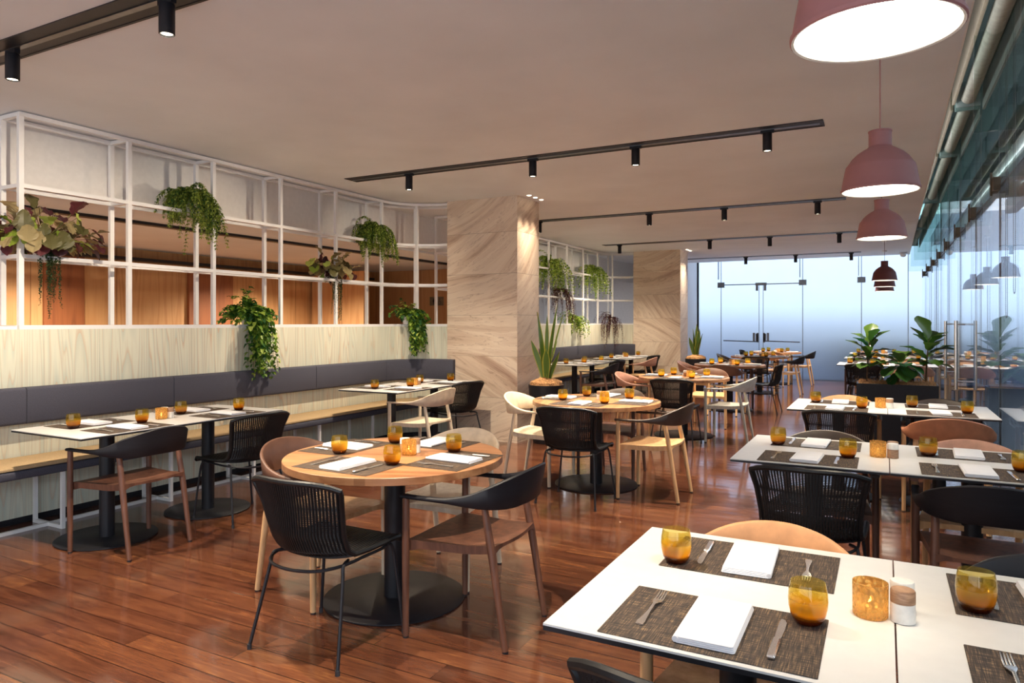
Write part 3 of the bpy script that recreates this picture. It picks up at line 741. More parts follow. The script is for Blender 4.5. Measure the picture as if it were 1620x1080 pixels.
for i, (y, nm) in enumerate(((1.83, 'over the first window-side table row, cut off above'), (4.03, 'over the second window-side table row'), (6.3, 'over the third window-side table row'), (12.6, 'beyond the planter, frontmost of three'), (14.8, 'beyond the planter, middle of three'), (16.9, 'beyond the planter, rearmost of three'))):
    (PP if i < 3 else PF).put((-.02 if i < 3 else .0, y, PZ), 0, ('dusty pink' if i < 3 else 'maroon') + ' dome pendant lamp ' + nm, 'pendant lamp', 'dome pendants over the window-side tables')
    l = bpy.data.lights.new('pendant_light', 'SPOT'); l.energy = 55; l.spot_size = math.radians(125); l.spot_blend = .5; l.color = (1, .84, .62); l.shadow_soft_size = .12
    o = bpy.data.objects.new('pendant_light', l); COL.objects.link(o); o.location = (-.02, y, PZ + .012)

# ------------------------------------------------------------------ chairs
def armchair(band, leg, seat=None):
    r = empty('armchair'); seat = seat or leg
    # legs
    for sx in (-1, 1):
        lg = M().tube([(sx * .275, .24, .009), (sx * .275, .240, .42), (sx * .275, .238, .645)], [.0145, .0185, .0165], 12).build('leg', leg, r)
        M().tube([(sx * .275, .24, 0), (sx * .275, .24, .009)], .0135, 12).build('glide', 'black', lg)
        lg = M().tube([(sx * .217, -.243, .009), (sx * .213, -.175, .42), (sx * .207, -.130, .65)], [.0145, .019, .016], 12).build('leg', leg, r)
        M().tube([(sx * .217, -.243, 0), (sx * .217, -.243, .009)], .0135, 12).build('glide', 'black', lg)
    # seat: dished plate with deep side edges
    nx, ny = 14, 12; top = []; bot = []
    for j in range(ny + 1):
        v = j / ny; y = .25 - v * .44
        w = .262 - .052 * v; 
        if v > .85: w -= .0
        for i in range(nx + 1):
            u = 2 * i / nx - 1
            yy = y + (.0 if v < .5 else -.018 * (1 - u * u) * (v - .5) * 2)
            z = .447 - .009 * (1 - u * u) * math.sin(PI * min(1, v * 1.05)) + .014 * max(0, v - .7) / .3 * (.6 + .4 * abs(u))
            if v < .08: z -= .006
            th = .016 + .022 * (abs(u) ** 8) + (.010 if v < .1 else 0)
            top.append((u * w, yy, z)); bot.append((u * w * .99, yy, z - th))
    m = M(); N = (nx + 1) * (ny + 1); fs = []
    q = lambda i, j: j * (nx + 1) + i
    for j in range(ny):
        for i in range(nx):
            fs.append((q(i, j), q(i, j + 1), q(i + 1, j + 1), q(i + 1, j))); fs.append((N + q(i, j), N + q(i + 1, j), N + q(i + 1, j + 1), N + q(i, j + 1)))
    for i in range(nx): fs.append((q(i, 0), q(i + 1, 0), N + q(i + 1, 0), N + q(i, 0))); fs.append((q(i + 1, ny), q(i, ny), N + q(i, ny), N + q(i + 1, ny)))
    for j in range(ny): fs.append((q(0, j + 1), q(0, j), N + q(0, j), N + q(0, j + 1))); fs.append((q(nx, j), q(nx, j + 1), N + q(nx, j + 1), N + q(nx, j)))
    m.add(top + bot, fs); m.build('seat', seat, r, angle=50)
    # band: arms sweeping up into the backrest
    half = [((.275, .262), .642, .659, .038, 0), ((.279, .13), .642, .660, .032, 0), ((.278, .01), .639, .668, .026, .003), ((.262, -.10), .629, .694, .022, .010),
            ((.218, -.185), .621, .738, .019, .022), ((.145, -.240), .619, .772, .017, .032), ((.07, -.264), .623, .790, .017, .036), ((0, -.271), .625, .795, .017, .038)]
    st = half + [((-p[0], p[1]), a, b, w, l) for (p, a, b, w, l) in half[-2::-1]]
    keys = smooth_path([(p[0], p[1], 0) for p, *_ in st], 4)
    prm = smooth_path([(a, b, w) for _, a, b, w, l in st], 4); ln = smooth_path([(l, 0, 0) for *_, l in st], 4)
    rings = []
    for i, p in enumerate(keys):
        t = (keys[min(i + 1, len(keys) - 1)] - keys[max(i - 1, 0)]).normalized(); nrm = Vector((t.y, -t.x, 0))
        if nrm.dot(Vector((p.x, p.y - .05, 0))) < 0: nrm = -nrm
        z0, z1, w = prm[i]; lean = ln[i][0]; e = min(w, z1 - z0) * .35
        sec = [(-w / 2 + e, z0), (w / 2 - e, z0), (w / 2, z0 + e), (w / 2, (z0 + z1) / 2), (w / 2, z1 - e), (w / 2 - e, z1), (-w / 2 + e, z1), (-w / 2, z1 - e), (-w / 2, (z0 + z1) / 2), (-w / 2, z0 + e)]
        rings.append([tuple(p + nrm * (d + lean * (z - z0) / .17) + Vector((0, 0, z))) for d, z in sec])
    M().sweep(rings).build('backrest', band, r, angle=50)
    return r
WK = [(0, .25, .430, .222, 0, 0), (.06, .235, .450, .228, 0, 0), (.14, .19, .452, .23, 0, 0), (.36, 0, .438, .226, .01, .010), (.50, -.145, .438, .222, .07, .014), (.58, -.208, .468, .214, .10, .004),
      (.68, -.243, .545, .214, .105, 0), (.84, -.256, .668, .230, .088, -.006), (1, -.280, .780, .252, .080, -.030)]
def wks(u, v):
    y, z, w, c, d = lerp_keys(WK, v); return Vector((u * w, y + c * u * u, z + d * u ** 4))
def lastleg(): return COL.objects[-1].name
def wicker_chair():
    r = empty('wicker_chair')
    def strands(v0, v1, nu, nv, sr):
        m = M()
        for i in range(nu):
            u = -1 + 2 * i / (nu - 1); m.tube([wks(u, v0 + (v1 - v0) * k / nv) for k in range(nv + 1)], sr, 4, cap=False)
        return m
    m = strands(.50, 1, 37, 16, .0050)
    nw = 52
    for j in range(nw):
        v = .52 + .48 * j / nw; m.tube([wks(-1 + 2 * i / 16, v) for i in range(17)], .0023, 3, cap=False)
    m.build('backrest', 'wicker', r)
    m = strands(0, .53, 30, 10, .0072)
    for j in range(22):
        v = .02 + .50 * j / 21; m.tube([wks(-1 + 2 * i / 12, v) - Vector((0, 0, .004)) for i in range(13)], .006, 3, cap=False)
    m.build('seat', 'wicker', r)
    rim = [wks(-1, v / 30) for v in range(0, 31)] + [wks(-1 + 2 * i / 14, 1) for i in range(1, 14)] + [wks(1, 1 - v / 30) for v in range(0, 31)] + [wks(1 - 2 * i / 14, 0) for i in range(1, 14)]
    rim.append(rim[0]); M().tube(rim, .0125, 8).build('rim', 'wicker', r)
    for sx in (-1, 1):
        M().tube(smooth_path([(sx * .17, .13, .418), (sx * .196, .185, .422), (sx * .206, .205, .40), (sx * .218, .213, .33), (sx * .255, .228, .012)], 4), .0078, 8).build('leg', 'black', r); M().tube([(sx * .2555, .228, 0), (sx * .255, .228, .022)], .0105, 8).build('rubber_tip', 'darkrubber', bpy.data.objects[lastleg()])
        M().tube(smooth_path([(sx * .17, -.06, .412), (sx * .198, -.115, .416), (sx * .207, -.135, .40), (sx * .216, -.148, .33), (sx * .255, -.222, .012)], 4), .0078, 8).build('leg', 'black', r); M().tube([(sx * .2555, -.222, 0), (sx * .255, -.222, .022)], .0105, 8).build('rubber_tip', 'darkrubber', bpy.data.objects[lastleg()])
    M().tube(smooth_path([(-.196, .18, .422), (-.205, 0, .415), (-.195, -.13, .412), (-.13, -.215, .405), (0, -.245, .402), (.13, -.215, .405), (.195, -.13, .412), (.205, 0, .415), (.196, .18, .422), (0, .19, .422), (-.196, .18, .422)], 5), .007, 8).build('underframe', 'black', r)
    return r
CH = {}
def chair(kind, x, y, face, label):
    """face: direction in degrees the sitter looks at, 0 = +Y, 90 = -X, 180 = -Y, 270 = +X"""
    if kind not in CH:
        spec = dict(walnut_black=('blackband', 'walnut'), walnut_darkblack=('blackband', 'darkwalnut'), oak_black=('blackband', 'oak'), oak_darkbrown=('darkbrown', 'oak'), oak_brown=('brown', 'oak'), pale=('beige', 'palewood'), cream=('cream', 'palewood'),
                    grey=('greyband', 'greywood'), dark=('darkbrown', 'darkwalnut'), tan=('tan', 'oak'), terracotta=('terracotta', 'oak'), pink=('pinkbrown', 'oak'))
        CH[kind] = Proto(wicker_chair() if kind == 'wicker' else armchair(*spec[kind]))
    CH[kind].put((x, y, 0), math.radians(face), label, 'chair', 'dining chairs')

# ------------------------------------------------------------------ place settings
AH = .095
gp = [(.0, 0), (.024, 0), (.031, .004), (.038, .018), (.0425, .038), (.0438, .055), (.0425, .074), (.039, .092), (.0385, .095)]
gi = [(.0378, .0945), (.0382, .090), (.0415, .072), (.0425, .055), (.041, .040), (.036, .024), (.026, .016), (.0, .014)]
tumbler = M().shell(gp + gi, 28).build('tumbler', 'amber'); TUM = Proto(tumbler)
def napkin_mesh():
    m = M()
    for k in range(4):
        z0 = .0004 + k * .0037; s_ = .0016 * k
        m.rbox(-.064 + s_, -.133 + s_ * .5, z0, .064 - s_ * .6, .133 - s_ * 1.4, z0 + .0036, .007, 3, .0016)
    m.tube([(-.0625, -.131, .0078), (-.0625, 0, .0080), (-.0625, .131, .0078)], .0070, 8)
    return m
NAP = Proto(napkin_mesh().build('napkin', 'napkin', angle=60))
mm = M(); nxm, nym = 16, 2
for j in range(3):
    pass
MATP = Proto(M().rbox(-.23, -.155, 0, .23, .155, .0018, .003, 2, .0006).build('placemat', 'mat', smooth=False))
def fork():
    m = M()
    # tapering handle with flattened end, neck and four tines
    hp = [(0, -.100, .0020, .0085), (0, -.085, .0028, .0095), (0, -.06, .0030, .0065), (0, -.02, .0045, .0035), (0, .018, .0078, .0032), (0, .034, .0066, .0085), (0, .046, .0045, .0115), (0, .056, .0040, .0118)]
    rings = []
    for x, y, z, w in hp:
        t = .0014; rings.append([(x - w, y, z - t + .0012), (x, y, z - t), (x + w, y, z - t + .0012), (x + w, y, z + t), (x, y, z + t * 1.6), (x - w, y, z + t)])
    m.sweep(rings)
    for k in range(4):
        x = -.0095 + k * .00635
        m.tube([(x, .052, .0042), (x, .07, .0045), (x * .95, .090, .0070), (x * .92, .103, .0105)], [.0021, .0019, .0015, .0008], 6, flat=.7)
    return m
FORK = Proto(fork().build('fork', 'steel', angle=50))
kr = empty('knife')
M().rbox(-.0085, -.108, .0008, .0085, -.008, .0088, .004, 3, .003).build('handle', 'steel', kr)
M().prism([(-.0055, -.008), (.0055, -.008), (.008, .008), (.010, .05), (.0095, .09), (.004, .106), (-.004, .109), (-.0065, .09), (-.006, .0)], .0018, .0036).build('blade', 'steel', kr, smooth=False)
KNIFE = Proto(kr)
TT = .752
G2 = dict(napkin='folded white napkins', tumbler='amber glass tumblers', fork='dinner forks', knife='dinner knives', mat='woven dark placemats')
def setting(cx, cy, ang, where, z=TT, radial=0, jitter=True):
    """cx,cy centre of the mat; ang = sitter's facing direction (degrees, 0 = +Y)"""
    a = math.radians(ang); ca, sa = math.cos(a), math.sin(a)
    W = lambda lx, ly: (cx + lx * ca - ly * sa, cy + lx * sa + ly * ca)
    j = lambda s: R.uniform(-s, s)
    x, y = W(0, 0); MATP.put((x, y, z), a, 'dark woven placemat ' + where, 'placemat', G2['mat'])
    zt = z + .0020
    x, y = W(j(.006), j(.006)); NAP.put((x, y, zt), a + j(.05), 'folded white linen napkin ' + where, 'napkin', G2['napkin'])
    x, y = W(-.158 + j(.008), .01 + j(.01)); FORK.put((x, y, zt), a + j(.06), 'steel dinner fork ' + where, 'fork', G2['fork'])
    x, y = W(.135 + j(.008), -.01 + j(.01)); KNIFE.put((x, y, zt), a + j(.06), 'steel dinner knife ' + where, 'knife', G2['knife'])
    x, y = W(.185 + j(.008), .115 + j(.01)); TUM.put((x, y, zt + .0002), a, 'amber glass tumbler ' + where, 'tumbler', G2['tumbler'])

cr_ = empty('candle_holder')
M().shell([(.0, 0), (.036, 0), (.0385, .003), (.039, .08), (.0375, .08), (.0365, .006), (.0, .005)], 28).build('glass_cup', 'mercury', cr_)
M().lathe([(0, .0055), (.019, .0055), (.019, .020), (0, .020)], 20).build('candle', 'wax', cr_)
M().lathe([(0, .022), (.0032, .026), (.0042, .031), (.002, .040), (0, .045)], 10).build('flame', 'flame', cr_)
CANDLE = Proto(cr_)
def shaker(top, bot):
    r = empty('shaker')
    M().lathe([(0, 0), (.024, 0), (.0265, .002), (.0265, .0455), (0, .0455)], 24).build('body', bot, r)
    M().lathe([(0, .0458), (.0265, .0458), (.0265, .072), (.0245, .075), (.002, .0755), (0, .0755)], 24).build('lid', top, r)
    return r
MT['shakerwood'] = wood('shaker_wood', srgb(140, 104, 78), srgb(184, 146, 114), .5, (1, 1, 6), 30)
SHW = Proto(shaker('marble', 'shakerwood')); SHM = Proto(shaker('shakerwood', 'marble'))
def centrepiece(x, y, where, ang=0, flip=False, z=TT):
    a = math.radians(ang); W = lambda lx, ly: (x + lx * math.cos(a) - ly * math.sin(a), y + lx * math.sin(a) + ly * math.cos(a), z)
    CANDLE.put(W(0, 0), a, 'speckled gold glass candle holder ' + where, 'candle holder', 'glass candle holders')
    SHW.put(W(.068, -.005 if not flip else .058), 0, 'wooden shaker with marble lid ' + where, 'shaker', 'salt and pepper shakers')
    SHM.put(W(.068, .058 if not flip else -.005), 0, 'marble shaker with wooden lid ' + where, 'shaker', 'salt and pepper shakers')

# ------------------------------------------------------------------ tables
def round_table():
    r = empty('round_table')
    M().lathe([(0, .7155), (.5685, .7155), (.57, .717), (.57, .7495), (.568, .7515), (0, .7516)], 72).build('tabletop', 'tabletop', r, angle=30)
    M().lathe([(0, .7), (.2, .7), (.2, .715), (0, .715)], 32).build('top_plate', 'black', r)
    M().lathe([(0, .012), (.055, .012), (.055, .7), (0, .7)], 28).build('column', 'black', r)
    M().lathe([(0, 0), (.365, 0), (.37, .003), (.37, .009), (.366, .0118), (0, .0122)], 64).build('base', 'black', r)
    return r
RT = Proto(round_table())
def white_table(w, d, br):
    r = empty('square_table')
    M().box(-w / 2, -d / 2, .7465, w / 2, d / 2, .7515).build('laminate', 'lam', r, smooth=False)
    M().box(-w / 2, -d / 2, .7355, w / 2, d / 2, .746).build('tabletop', 'black', r, smooth=False)
    M().box(-w / 2 + .12, -.05, .722, w / 2 - .12, .05, .735).box(-.05, -d / 2 + .12, .722, .05, d / 2 - .12, .735).build('top_plate', 'black', r, smooth=False)
    M().lathe([(0, .012), (.047, .012), (.047, .722), (0, .722)], 24).build('column', 'black', r)
    M().lathe([(0, 0), (br - .005, 0), (br, .003), (br, .009), (br - .004, .0118), (0, .0122)], 56).build('base', 'black', r)
    return r
WT = Proto(white_table(.722, .87, .28)); BT = Proto(white_table(.76, .80, .31))
ORD = ['first', 'second', 'third', 'fourth', 'fifth', 'sixth']
TY = [3.0, 5.94, 9.05, 12.1, 15.3, 17.75]
for i, y in enumerate(TY):
    nm = ORD[i] + ' round table'
    d = ['beside the first bench tables', 'level with first stone column', 'past the first stone column', 'beside the fourth bench set', 'by second stone column', 'closest to the frosted wall'][i]
    cx = -2.29
    RT.put((cx, y, 0), R.uniform(0, 6), 'round oak table, ' + ORD[i] + ' in the line, ' + d, 'table', 'round oak tables')
    o = .375
    setting(cx - .02, y - .335, 0, 'on camera side of ' + nm)
    setting(cx + o - .01, y + .02, 90, 'on window side of ' + nm)
    setting(cx - o + .0, y + .06, 270, 'on bench side of ' + nm)
    setting(cx - .02, y + .385, 180, 'on far side of ' + nm)
    centrepiece(cx + .07, y + .03, 'on ' + nm, 100, i % 2 == 0)
rc = [  # kinds: camera side, window side, bench side, far side
    ('wicker', 'walnut_black', 'oak_brown', 'pale'), ('wicker', 'oak_darkbrown', 'cream', 'dark'), ('wicker', 'grey', 'pink', 'oak_brown'),
    ('oak_brown', 'wicker', 'pink', 'dark'), ('wicker', 'oak_black', 'dark', 'tan'), ('tan', 'oak_black', 'wicker', 'pale')]
desc = dict(wicker='black wicker chair', walnut_black='walnut armchair with black backrest', walnut_darkblack='dark walnut armchair with black backrest', oak_darkbrown='oak armchair with dark brown backrest', oak_black='oak armchair with black backrest', oak_brown='oak armchair with brown backrest',
            pale='bleached armchair with beige backrest', cream='pale cream armchair', grey='pale grey limed armchair', dark='dark walnut armchair', tan='oak armchair with tan backrest',
            terracotta='oak armchair with terracotta backrest', pink='oak armchair with pinkish brown backrest')
for i, (a, b, c, d) in enumerate(rc):
    cx, y = -2.29, TY[i]; nm = ORD[i] + ' round table'
    P4 = {0: [(-2.24, 2.44, 0), (-1.72, 2.92, 92), (-2.74, 2.92, 267), (-2.26, 3.46, 181)], 1: [(-2.22, 5.30, 0), (-1.70, 5.80, 90), (-2.84, 5.88, 270), (-2.30, 6.46, 178)],
          2: [(-2.22, 8.40, 1), (-1.68, 8.90, 91), (-2.85, 8.95, 268), (-2.20, 10.04, 183)]}.get(i) or [(cx + .05, y - .66, 1), (cx + .58, y - .12, 89), (cx - .54, y - .07, 271), (cx + .03, y + .56, 182)]
    for kd, (px, py, pa), wh in zip((a, b, c, d), P4, ('camera', 'window', 'bench', 'far')):
        chair(kd, px, py, pa, desc[kd] + ' on ' + wh + ' side of ' + nm)

# window-side rows: two tables each
RY = [1.915, 4.16, 6.54, 13.25, 15.55, 18.0]
rowch = [(('wicker', 'tan'), ('terracotta', 'walnut_darkblack')), (('wicker', 'dark'), ('walnut_black', 'pink')), (('wicker', 'tan'), ('terracotta', 'dark')),
         (('wicker', 'dark'), ('pink', 'tan')), (('wicker', 'oak_brown'), ('tan', 'pale')), (('wicker', 'tan'), ('dark', 'pale'))]
for i, y in enumerate(RY):
    for k, cx in enumerate((-.341, .385)):
        tn = ('aisle table' if k == 0 else 'glass-side table') + ' of ' + ORD[i] + ' white row'
        WT.put((cx, y, 0), 0, 'white topped ' + tn + (' behind the planter' if i > 2 else ' by the window'), 'table', 'white tables by the window')
        setting(cx - .004, y - .265, 0, 'on camera side, ' + tn)
        setting(cx - .004, y + .225, 180, 'on far side, ' + tn)
        a, b = rowch[i][k]
        if not (i == 0 and k == 1):
            chair(a, cx + (0.03 if k == 0 else .02), y - ((.385 if i == 0 else .455) if a == 'wicker' else (.47 if i == 1 else .60)), R.uniform(-1.5, 1.5), desc[a] + ' on camera side, ' + tn)
        chair(b, cx + .03, y + (.235 if i == 0 else .22), 180 + R.uniform(-1.5, 1.5), desc[b] + ' on far side, ' + tn)
    centrepiece(-.03, y - .03, 'on ' + ORD[i] + ' white row', 0, i % 2 == 0)

# banquette tables: two tables each set
BS = [(-4.65, 2.925, 'first bench table set', ('walnut_black', 'wicker')), (-4.655, 6.04, 'second bench table set', ('pale', 'wicker')),
      (-4.65, 11.05, 'third bench table set', ('walnut_darkblack', 'wicker')), (-4.65, 13.25, 'fourth bench table set', ('pink', 'wicker'))]
for i, (cx, y, nm, (a, b)) in enumerate(BS):
    for k in range(2):
        yy = y + k * .805; kk = ['front', 'rear'][k]
        tn = kk + ' table of ' + nm
        BT.put((cx, yy, 0), 0, 'white topped square table on black column, ' + tn, 'table', 'white tables along the benches')
        setting(cx + .215, yy + .01, 90, 'on aisle side, ' + tn)
        setting(cx - .195, yy + .01, 270, 'on bench side, ' + tn)
        kd = (a, b)[k]
        chair(kd, cx + ((.35 if i == 0 else .50) if kd != 'wicker' else (.39 if i == 0 else .30)), yy - (.03 if i == 0 else .10) * (kd != 'wicker'), (92 if kd != 'wicker' else (86 if i == 0 else 78)), desc[kd] + ' at ' + tn)
    centrepiece(cx + .02, y + .39, 'on ' + nm, 90, i % 2 == 0)

# ------------------------------------------------------------------ plants
def leaf(m, p, d, L, W, up=Vector((0, 0, 1)), fold=.25, droop=.3, pts=None):
    """pointed leaf from p along d"""
    d = d.normalized(); s = d.cross(up)
    if s.length < 1e-4: s = d.orthogonal()
    s.normalize(); n = s.cross(d).normalized()
    a = p; t = p + d * L - n * (L * droop); m1 = p + d * (L * .35) + n * (W * .1); m2 = p + d * (L * .7) - n * (L * droop * .4)
    l1 = m1 + s * (W * .5) + n * (W * fold); r1 = m1 - s * (W * .5) + n * (W * fold); l2 = m2 + s * (W * .38) + n * (W * fold * .6); r2 = m2 - s * (W * .38) + n * (W * fold * .6)
    m.add([a, m1, m2, t, l1, l2, r1, r2], [(0, 4, 1), (1, 4, 5, 2), (2, 5, 3), (0, 1, 6), (1, 2, 7, 6), (2, 3, 7)])
def big_leaf(m, p, d, L, W, rg):
    d = d.normalized(); up = Vector((0, 0, 1)); s = d.cross(up)
    if s.length < .05: s = d.orthogonal()
    s.normalize(); n = s.cross(d).normalized(); N = 8; prof = [.12, .42, .55, .62, .78, .95, 1.0, .72, .1]; vs = []
    for i in range(N + 1):
        t = i / N; c = p + d * (L * t) - n * (L * .30 * t * t)
        for f in (-1, -.5, 0, .5, 1):
            wv = W * .5 * prof[i] * f; vs.append(c + s * wv + n * (abs(f) * W * .13 * prof[i] + (.006 * math.sin(i * 2.1 + f * 3) if abs(f) == 1 else 0)))
    m.add(vs, [(i * 5 + j, i * 5 + j + 1, (i + 1) * 5 + j + 1, (i + 1) * 5 + j) for i in range(N) for j in range(4)])
def rnd_dir(rg, zlo=-.3, zhi=.6):
    a = rg.uniform(0, 2 * PI); z = rg.uniform(zlo, zhi); r = math.sqrt(max(0, 1 - z * z)); return Vector((math.cos(a) * r, math.sin(a) * r, z))
def strand(m, rg, p0, d0, length, steps, sag, leafL, leafW, pairs=1, stem=.0012, mats=(0,), clampx=None, vdrop=1.0):
    p = Vector(p0); d = Vector(d0).normalized(); st = length / steps; pts = [p.copy()]
    for k in range(steps):
        d = (d + Vector((rg.uniform(-.12, .12), rg.uniform(-.12, .12), -sag)) ).normalized()
        p = p + d * st; pts.append(p.copy())
        tap = 1 - .45 * k / steps
        for q in range(pairs * 2):
            ld = (d * .35 + rnd_dir(rg, -.5, .5)).normalized()
            m.cur = rg.choice(mats); leaf(m, p, ld, leafL * tap * rg.uniform(.75, 1.25), leafW * tap * rg.uniform(.8, 1.2), fold=rg.uniform(.1, .3))
    m.cur = mats[0]; m.tube(pts, stem, 3, cap=False)
def hanging_plant(seed, loc, kind, spread, down, n, label, cat='plant', pot='white_metal', potr=.075, poth=.12, front=1.0):
    rg = random.Random(seed); root = empty('hanging_plant', loc)
    M().lathe([(0, 0), (potr * .82, 0), (potr * .86, .004), (potr, poth), (potr * .93, poth), (potr * .9, poth - .02), (0, poth - .02)], 20).build('pot', pot, root)
    m = M(); top = poth
    if kind == 'fern':
        mats = ['fern', 'lime', 'deepgreen']
        for i in range(n):
            a = rg.uniform(-PI, PI); dx = math.cos(a); dy = math.sin(a) * 1.25
            if dx < 0: dx *= .25
            el = rg.uniform(.5, 2.6); L = rg.uniform(.5, 1.05) * down if abs(dy) < 1.4 else down * .6
            strand(m, rg, (rg.uniform(-.04, .04), rg.uniform(-.06, .06), top), (dx * spread, dy * spread, el), L * (.6 + .5 * max(0, dx)), 20, .24, .044, .017, 3, mats=(0, 0, 0, 1, 2))
    elif kind == 'pothos':
        mats = ['pothos', 'lime', 'deepgreen']
        for i in range(n):
            a = rg.uniform(-PI, PI); dx = math.cos(a); dy = math.sin(a)
            long_ = rg.random() < .4
            if dx < 0: dx *= .2
            if long_: dx = .8; dy *= .45
            strand(m, rg, (rg.uniform(-.05, .05), rg.uniform(-.08, .08), top), (dx * spread, dy * spread, rg.uniform(.3, 1.2)), down * (rg.uniform(.9, 1.3) if long_ else rg.uniform(.25, .5)), 16 if long_ else 7, .42 if long_ else .25,   .076, .058, 1, .002, mats=(0, 0, 1, 2))
    elif kind == 'begonia':
        mats = ['begonia', 'string', 'burgundy', 'lime']
        for i in range(n):
            d = rnd_dir(rg, -.1, .9); d.y *= 1.35
            if d.x < 0: d.x *= .4
            q = Vector((0, 0, top)) + d * rg.uniform(.06, spread)
            m.cur = rg.choice((0, 0, 0, 2, 3)); ld = Vector((d.x + rg.uniform(-.3, .6), d.y + rg.uniform(-.6, .6), rg.choice((-1.3, -1.0, -.7, -.3, .9)))); L = rg.uniform(.09, .16)
            big_leaf(m, q, ld, L, L * .85, rg); m.tube([(0, 0, top - .01), q * .6 + Vector((0, 0, top * .4)), q], .0022, 4, cap=False)
        for i in range(16):
            strand(m, rg, (.05, rg.uniform(-.07, .07), top), (1, rg.uniform(-.5, .5), .4), down * rg.uniform(.5, 1.0), 34, .5, .022, .016, 1, .0012, mats=(1,))
        for i in range(9):
            strand(m, rg, (.0, rg.uniform(-.07, .07), top), (rg.uniform(.2, 1), rg.choice((-1, 1)) * rg.uniform(.5, 1.2), .4), down * rg.uniform(.25, .4), 9, .3, .05, .026, 1, .0015, mats=(1, 2, 2))
    elif kind == 'ivy':
        mats = ['lime', 'fern', 'pothos']
        for i in range(n):
            a = rg.uniform(-PI, PI); dx = math.cos(a) if math.cos(a) > 0 else math.cos(a) * .2
            strand(m, rg, (rg.uniform(-.05, .05), rg.uniform(-.1, .1), top), (dx * spread, math.sin(a) * spread, rg.uniform(.3, 1.2)), down * rg.uniform(.35, 1.0), 13, .33, .055, .045, 1, .0018, mats=(0, 0, 1, 2))
    elif kind == 'burgundy':
        mats = ['burgundy', 'begonia']
        for i in range(n):
            a = rg.uniform(-PI, PI); dx = math.cos(a) if math.cos(a) > 0 else math.cos(a) * .2
            strand(m, rg, (rg.uniform(-.05, .05), rg.uniform(-.08, .08), top), (dx * spread, math.sin(a) * spread, rg.uniform(.2, 1.1)), down * rg.uniform(.4, 1.0), 18, .3, .045, .018, 1, .0018, mats=(0, 0, 0, 0, 1))
    m.build('foliage', mats, root, smooth=False)
    tag(root, label, cat, 'plants hung on the screens'); return root
hanging_plant(11, (-5.60, 3.03, 1.946), 'begonia', .30, .62, 125, 'begonia with string-like trailing stems at the screen corner, middle shelf')
hanging_plant(12, (-5.60, 4.30, 2.456), 'fern', 1.0, .66, 120, 'bushy green fern trailing from top shelf above the first banquette tables')
hanging_plant(13, (-5.58, 4.95, 1.425), 'pothos', .9, .62, 90, 'heart-leaved pothos spilling over the low wall ledge between bench sets')
hanging_plant(14, (-5.62, 6.16, 1.945), 'begonia', .22, .68, 85, 'begonia and trailing string plant on the middle shelf between two ferns')
hanging_plant(15, (-5.58, 6.85, 2.455), 'fern', 1.0, .62, 120, 'fern trailing from top shelf near the first stone column')
hanging_plant(16, (-5.36, 7.30, 1.425), 'pothos', .7, .50, 70, 'compact pothos on the wall ledge beside the first stone column')
hanging_plant(21, (-5.50, 11.9, 2.455), 'ivy', 1.0, .85, 80, 'lime ivy trailing from the top shelf just past the first stone column')
hanging_plant(22, (-5.50, 12.3, 1.945), 'burgundy', 1.0, .8, 50, 'burgundy leaved trailing plant below the lime ivy, middle shelf')
hanging_plant(23, (-5.50, 13.0, 1.425), 'ivy', .9, .55, 50, 'lime ivy in a white pot on the ledge between two burgundy plants', pot='ceramic')
hanging_plant(24, (-5.50, 14.1, 2.455), 'ivy', 1.0, .85, 70, 'lime ivy on the top shelf near the second stone column')
hanging_plant(25, (-5.30, 14.62, 1.425), 'burgundy', 1.1, .8, 60, 'burgundy trailing plant on the ledge beside the second stone column')

def sansevieria(loc, rt, h, hs, seed, label):
    rg = random.Random(seed); root = empty('potted_sansevieria', loc)
    M().lathe([(0, 0), (rt * .72, 0), (rt * .75, .01), (rt, h), (rt * .95, h), (rt * .93, h - .03), (0, h - .03)], 36).build('pot', 'black', root)
    # heaped fibre
    m = M(); m.lathe([(rt * .95, h - .02), (rt * .9, h + .03), (rt * .6, h + .06), (rt * .3, h + .075), (0, h + .08)], 28)
    m.v = [(x + rg.uniform(-.008, .008), y + rg.uniform(-.008, .008), z + rg.uniform(-.012, .012)) for x, y, z in m.v]
    m.build('coir_mulch', 'soil', root)
    for k, (ax, ay, L, w) in enumerate(hs):
        ax *= .72; ay *= .8; w *= 1.3
        m = M(); N = 12; vs = []
        base = Vector((ax * .08, ay * .08, h + .02))
        for i in range(N + 1):
            t = i / N; c = base + Vector((ax * L * (t ** 1.3), ay * L * (t ** 1.3), L * t)); ww = w * (math.sin(PI * min(1, t * .62 + .18)) if t < .6 else math.cos((t - .6) / .4 * PI / 2) * .985) + .0006
            tw = .6 * t + k; sx, sy = math.cos(tw), math.sin(tw); q = .18 * w
            for f in (-1, -.78, 0, .78, 1): vs.append(c + Vector((sx * ww * f - sy * q * (1 - f * f), sy * ww * f + sx * q * (1 - f * f), 0)))
        fs = []; mi = []
        for i in range(N):
            for j in range(4): fs.append((i * 5 + j, i * 5 + j + 1, (i + 1) * 5 + j + 1, (i + 1) * 5 + j)); mi.append(1 if j in (0, 3) else 0)
        m.v = [tuple(v) for v in vs]; m.f = fs; m.mi = mi
        m.build('leaf', ['sword', 'swordedge'], root)
    tag(root, label, 'plant', 'potted sansevierias'); return root
LV = [(-.42, -.1, .52, .030), (-.20, .05, .86, .036), (-.02, .1, .66, .034), (.05, -.05, .82, .020), (.16, .08, .95, .022), (.34, .0, .82, .030), (.1, -.2, .42, .038), (.52, .05, .38, .028), (.2, .3, .5, .03)]
sansevieria((-3.62, 7.72, 0), .215, .70, LV, 3, 'tall sansevieria in black tapered pot beside the first stone column')
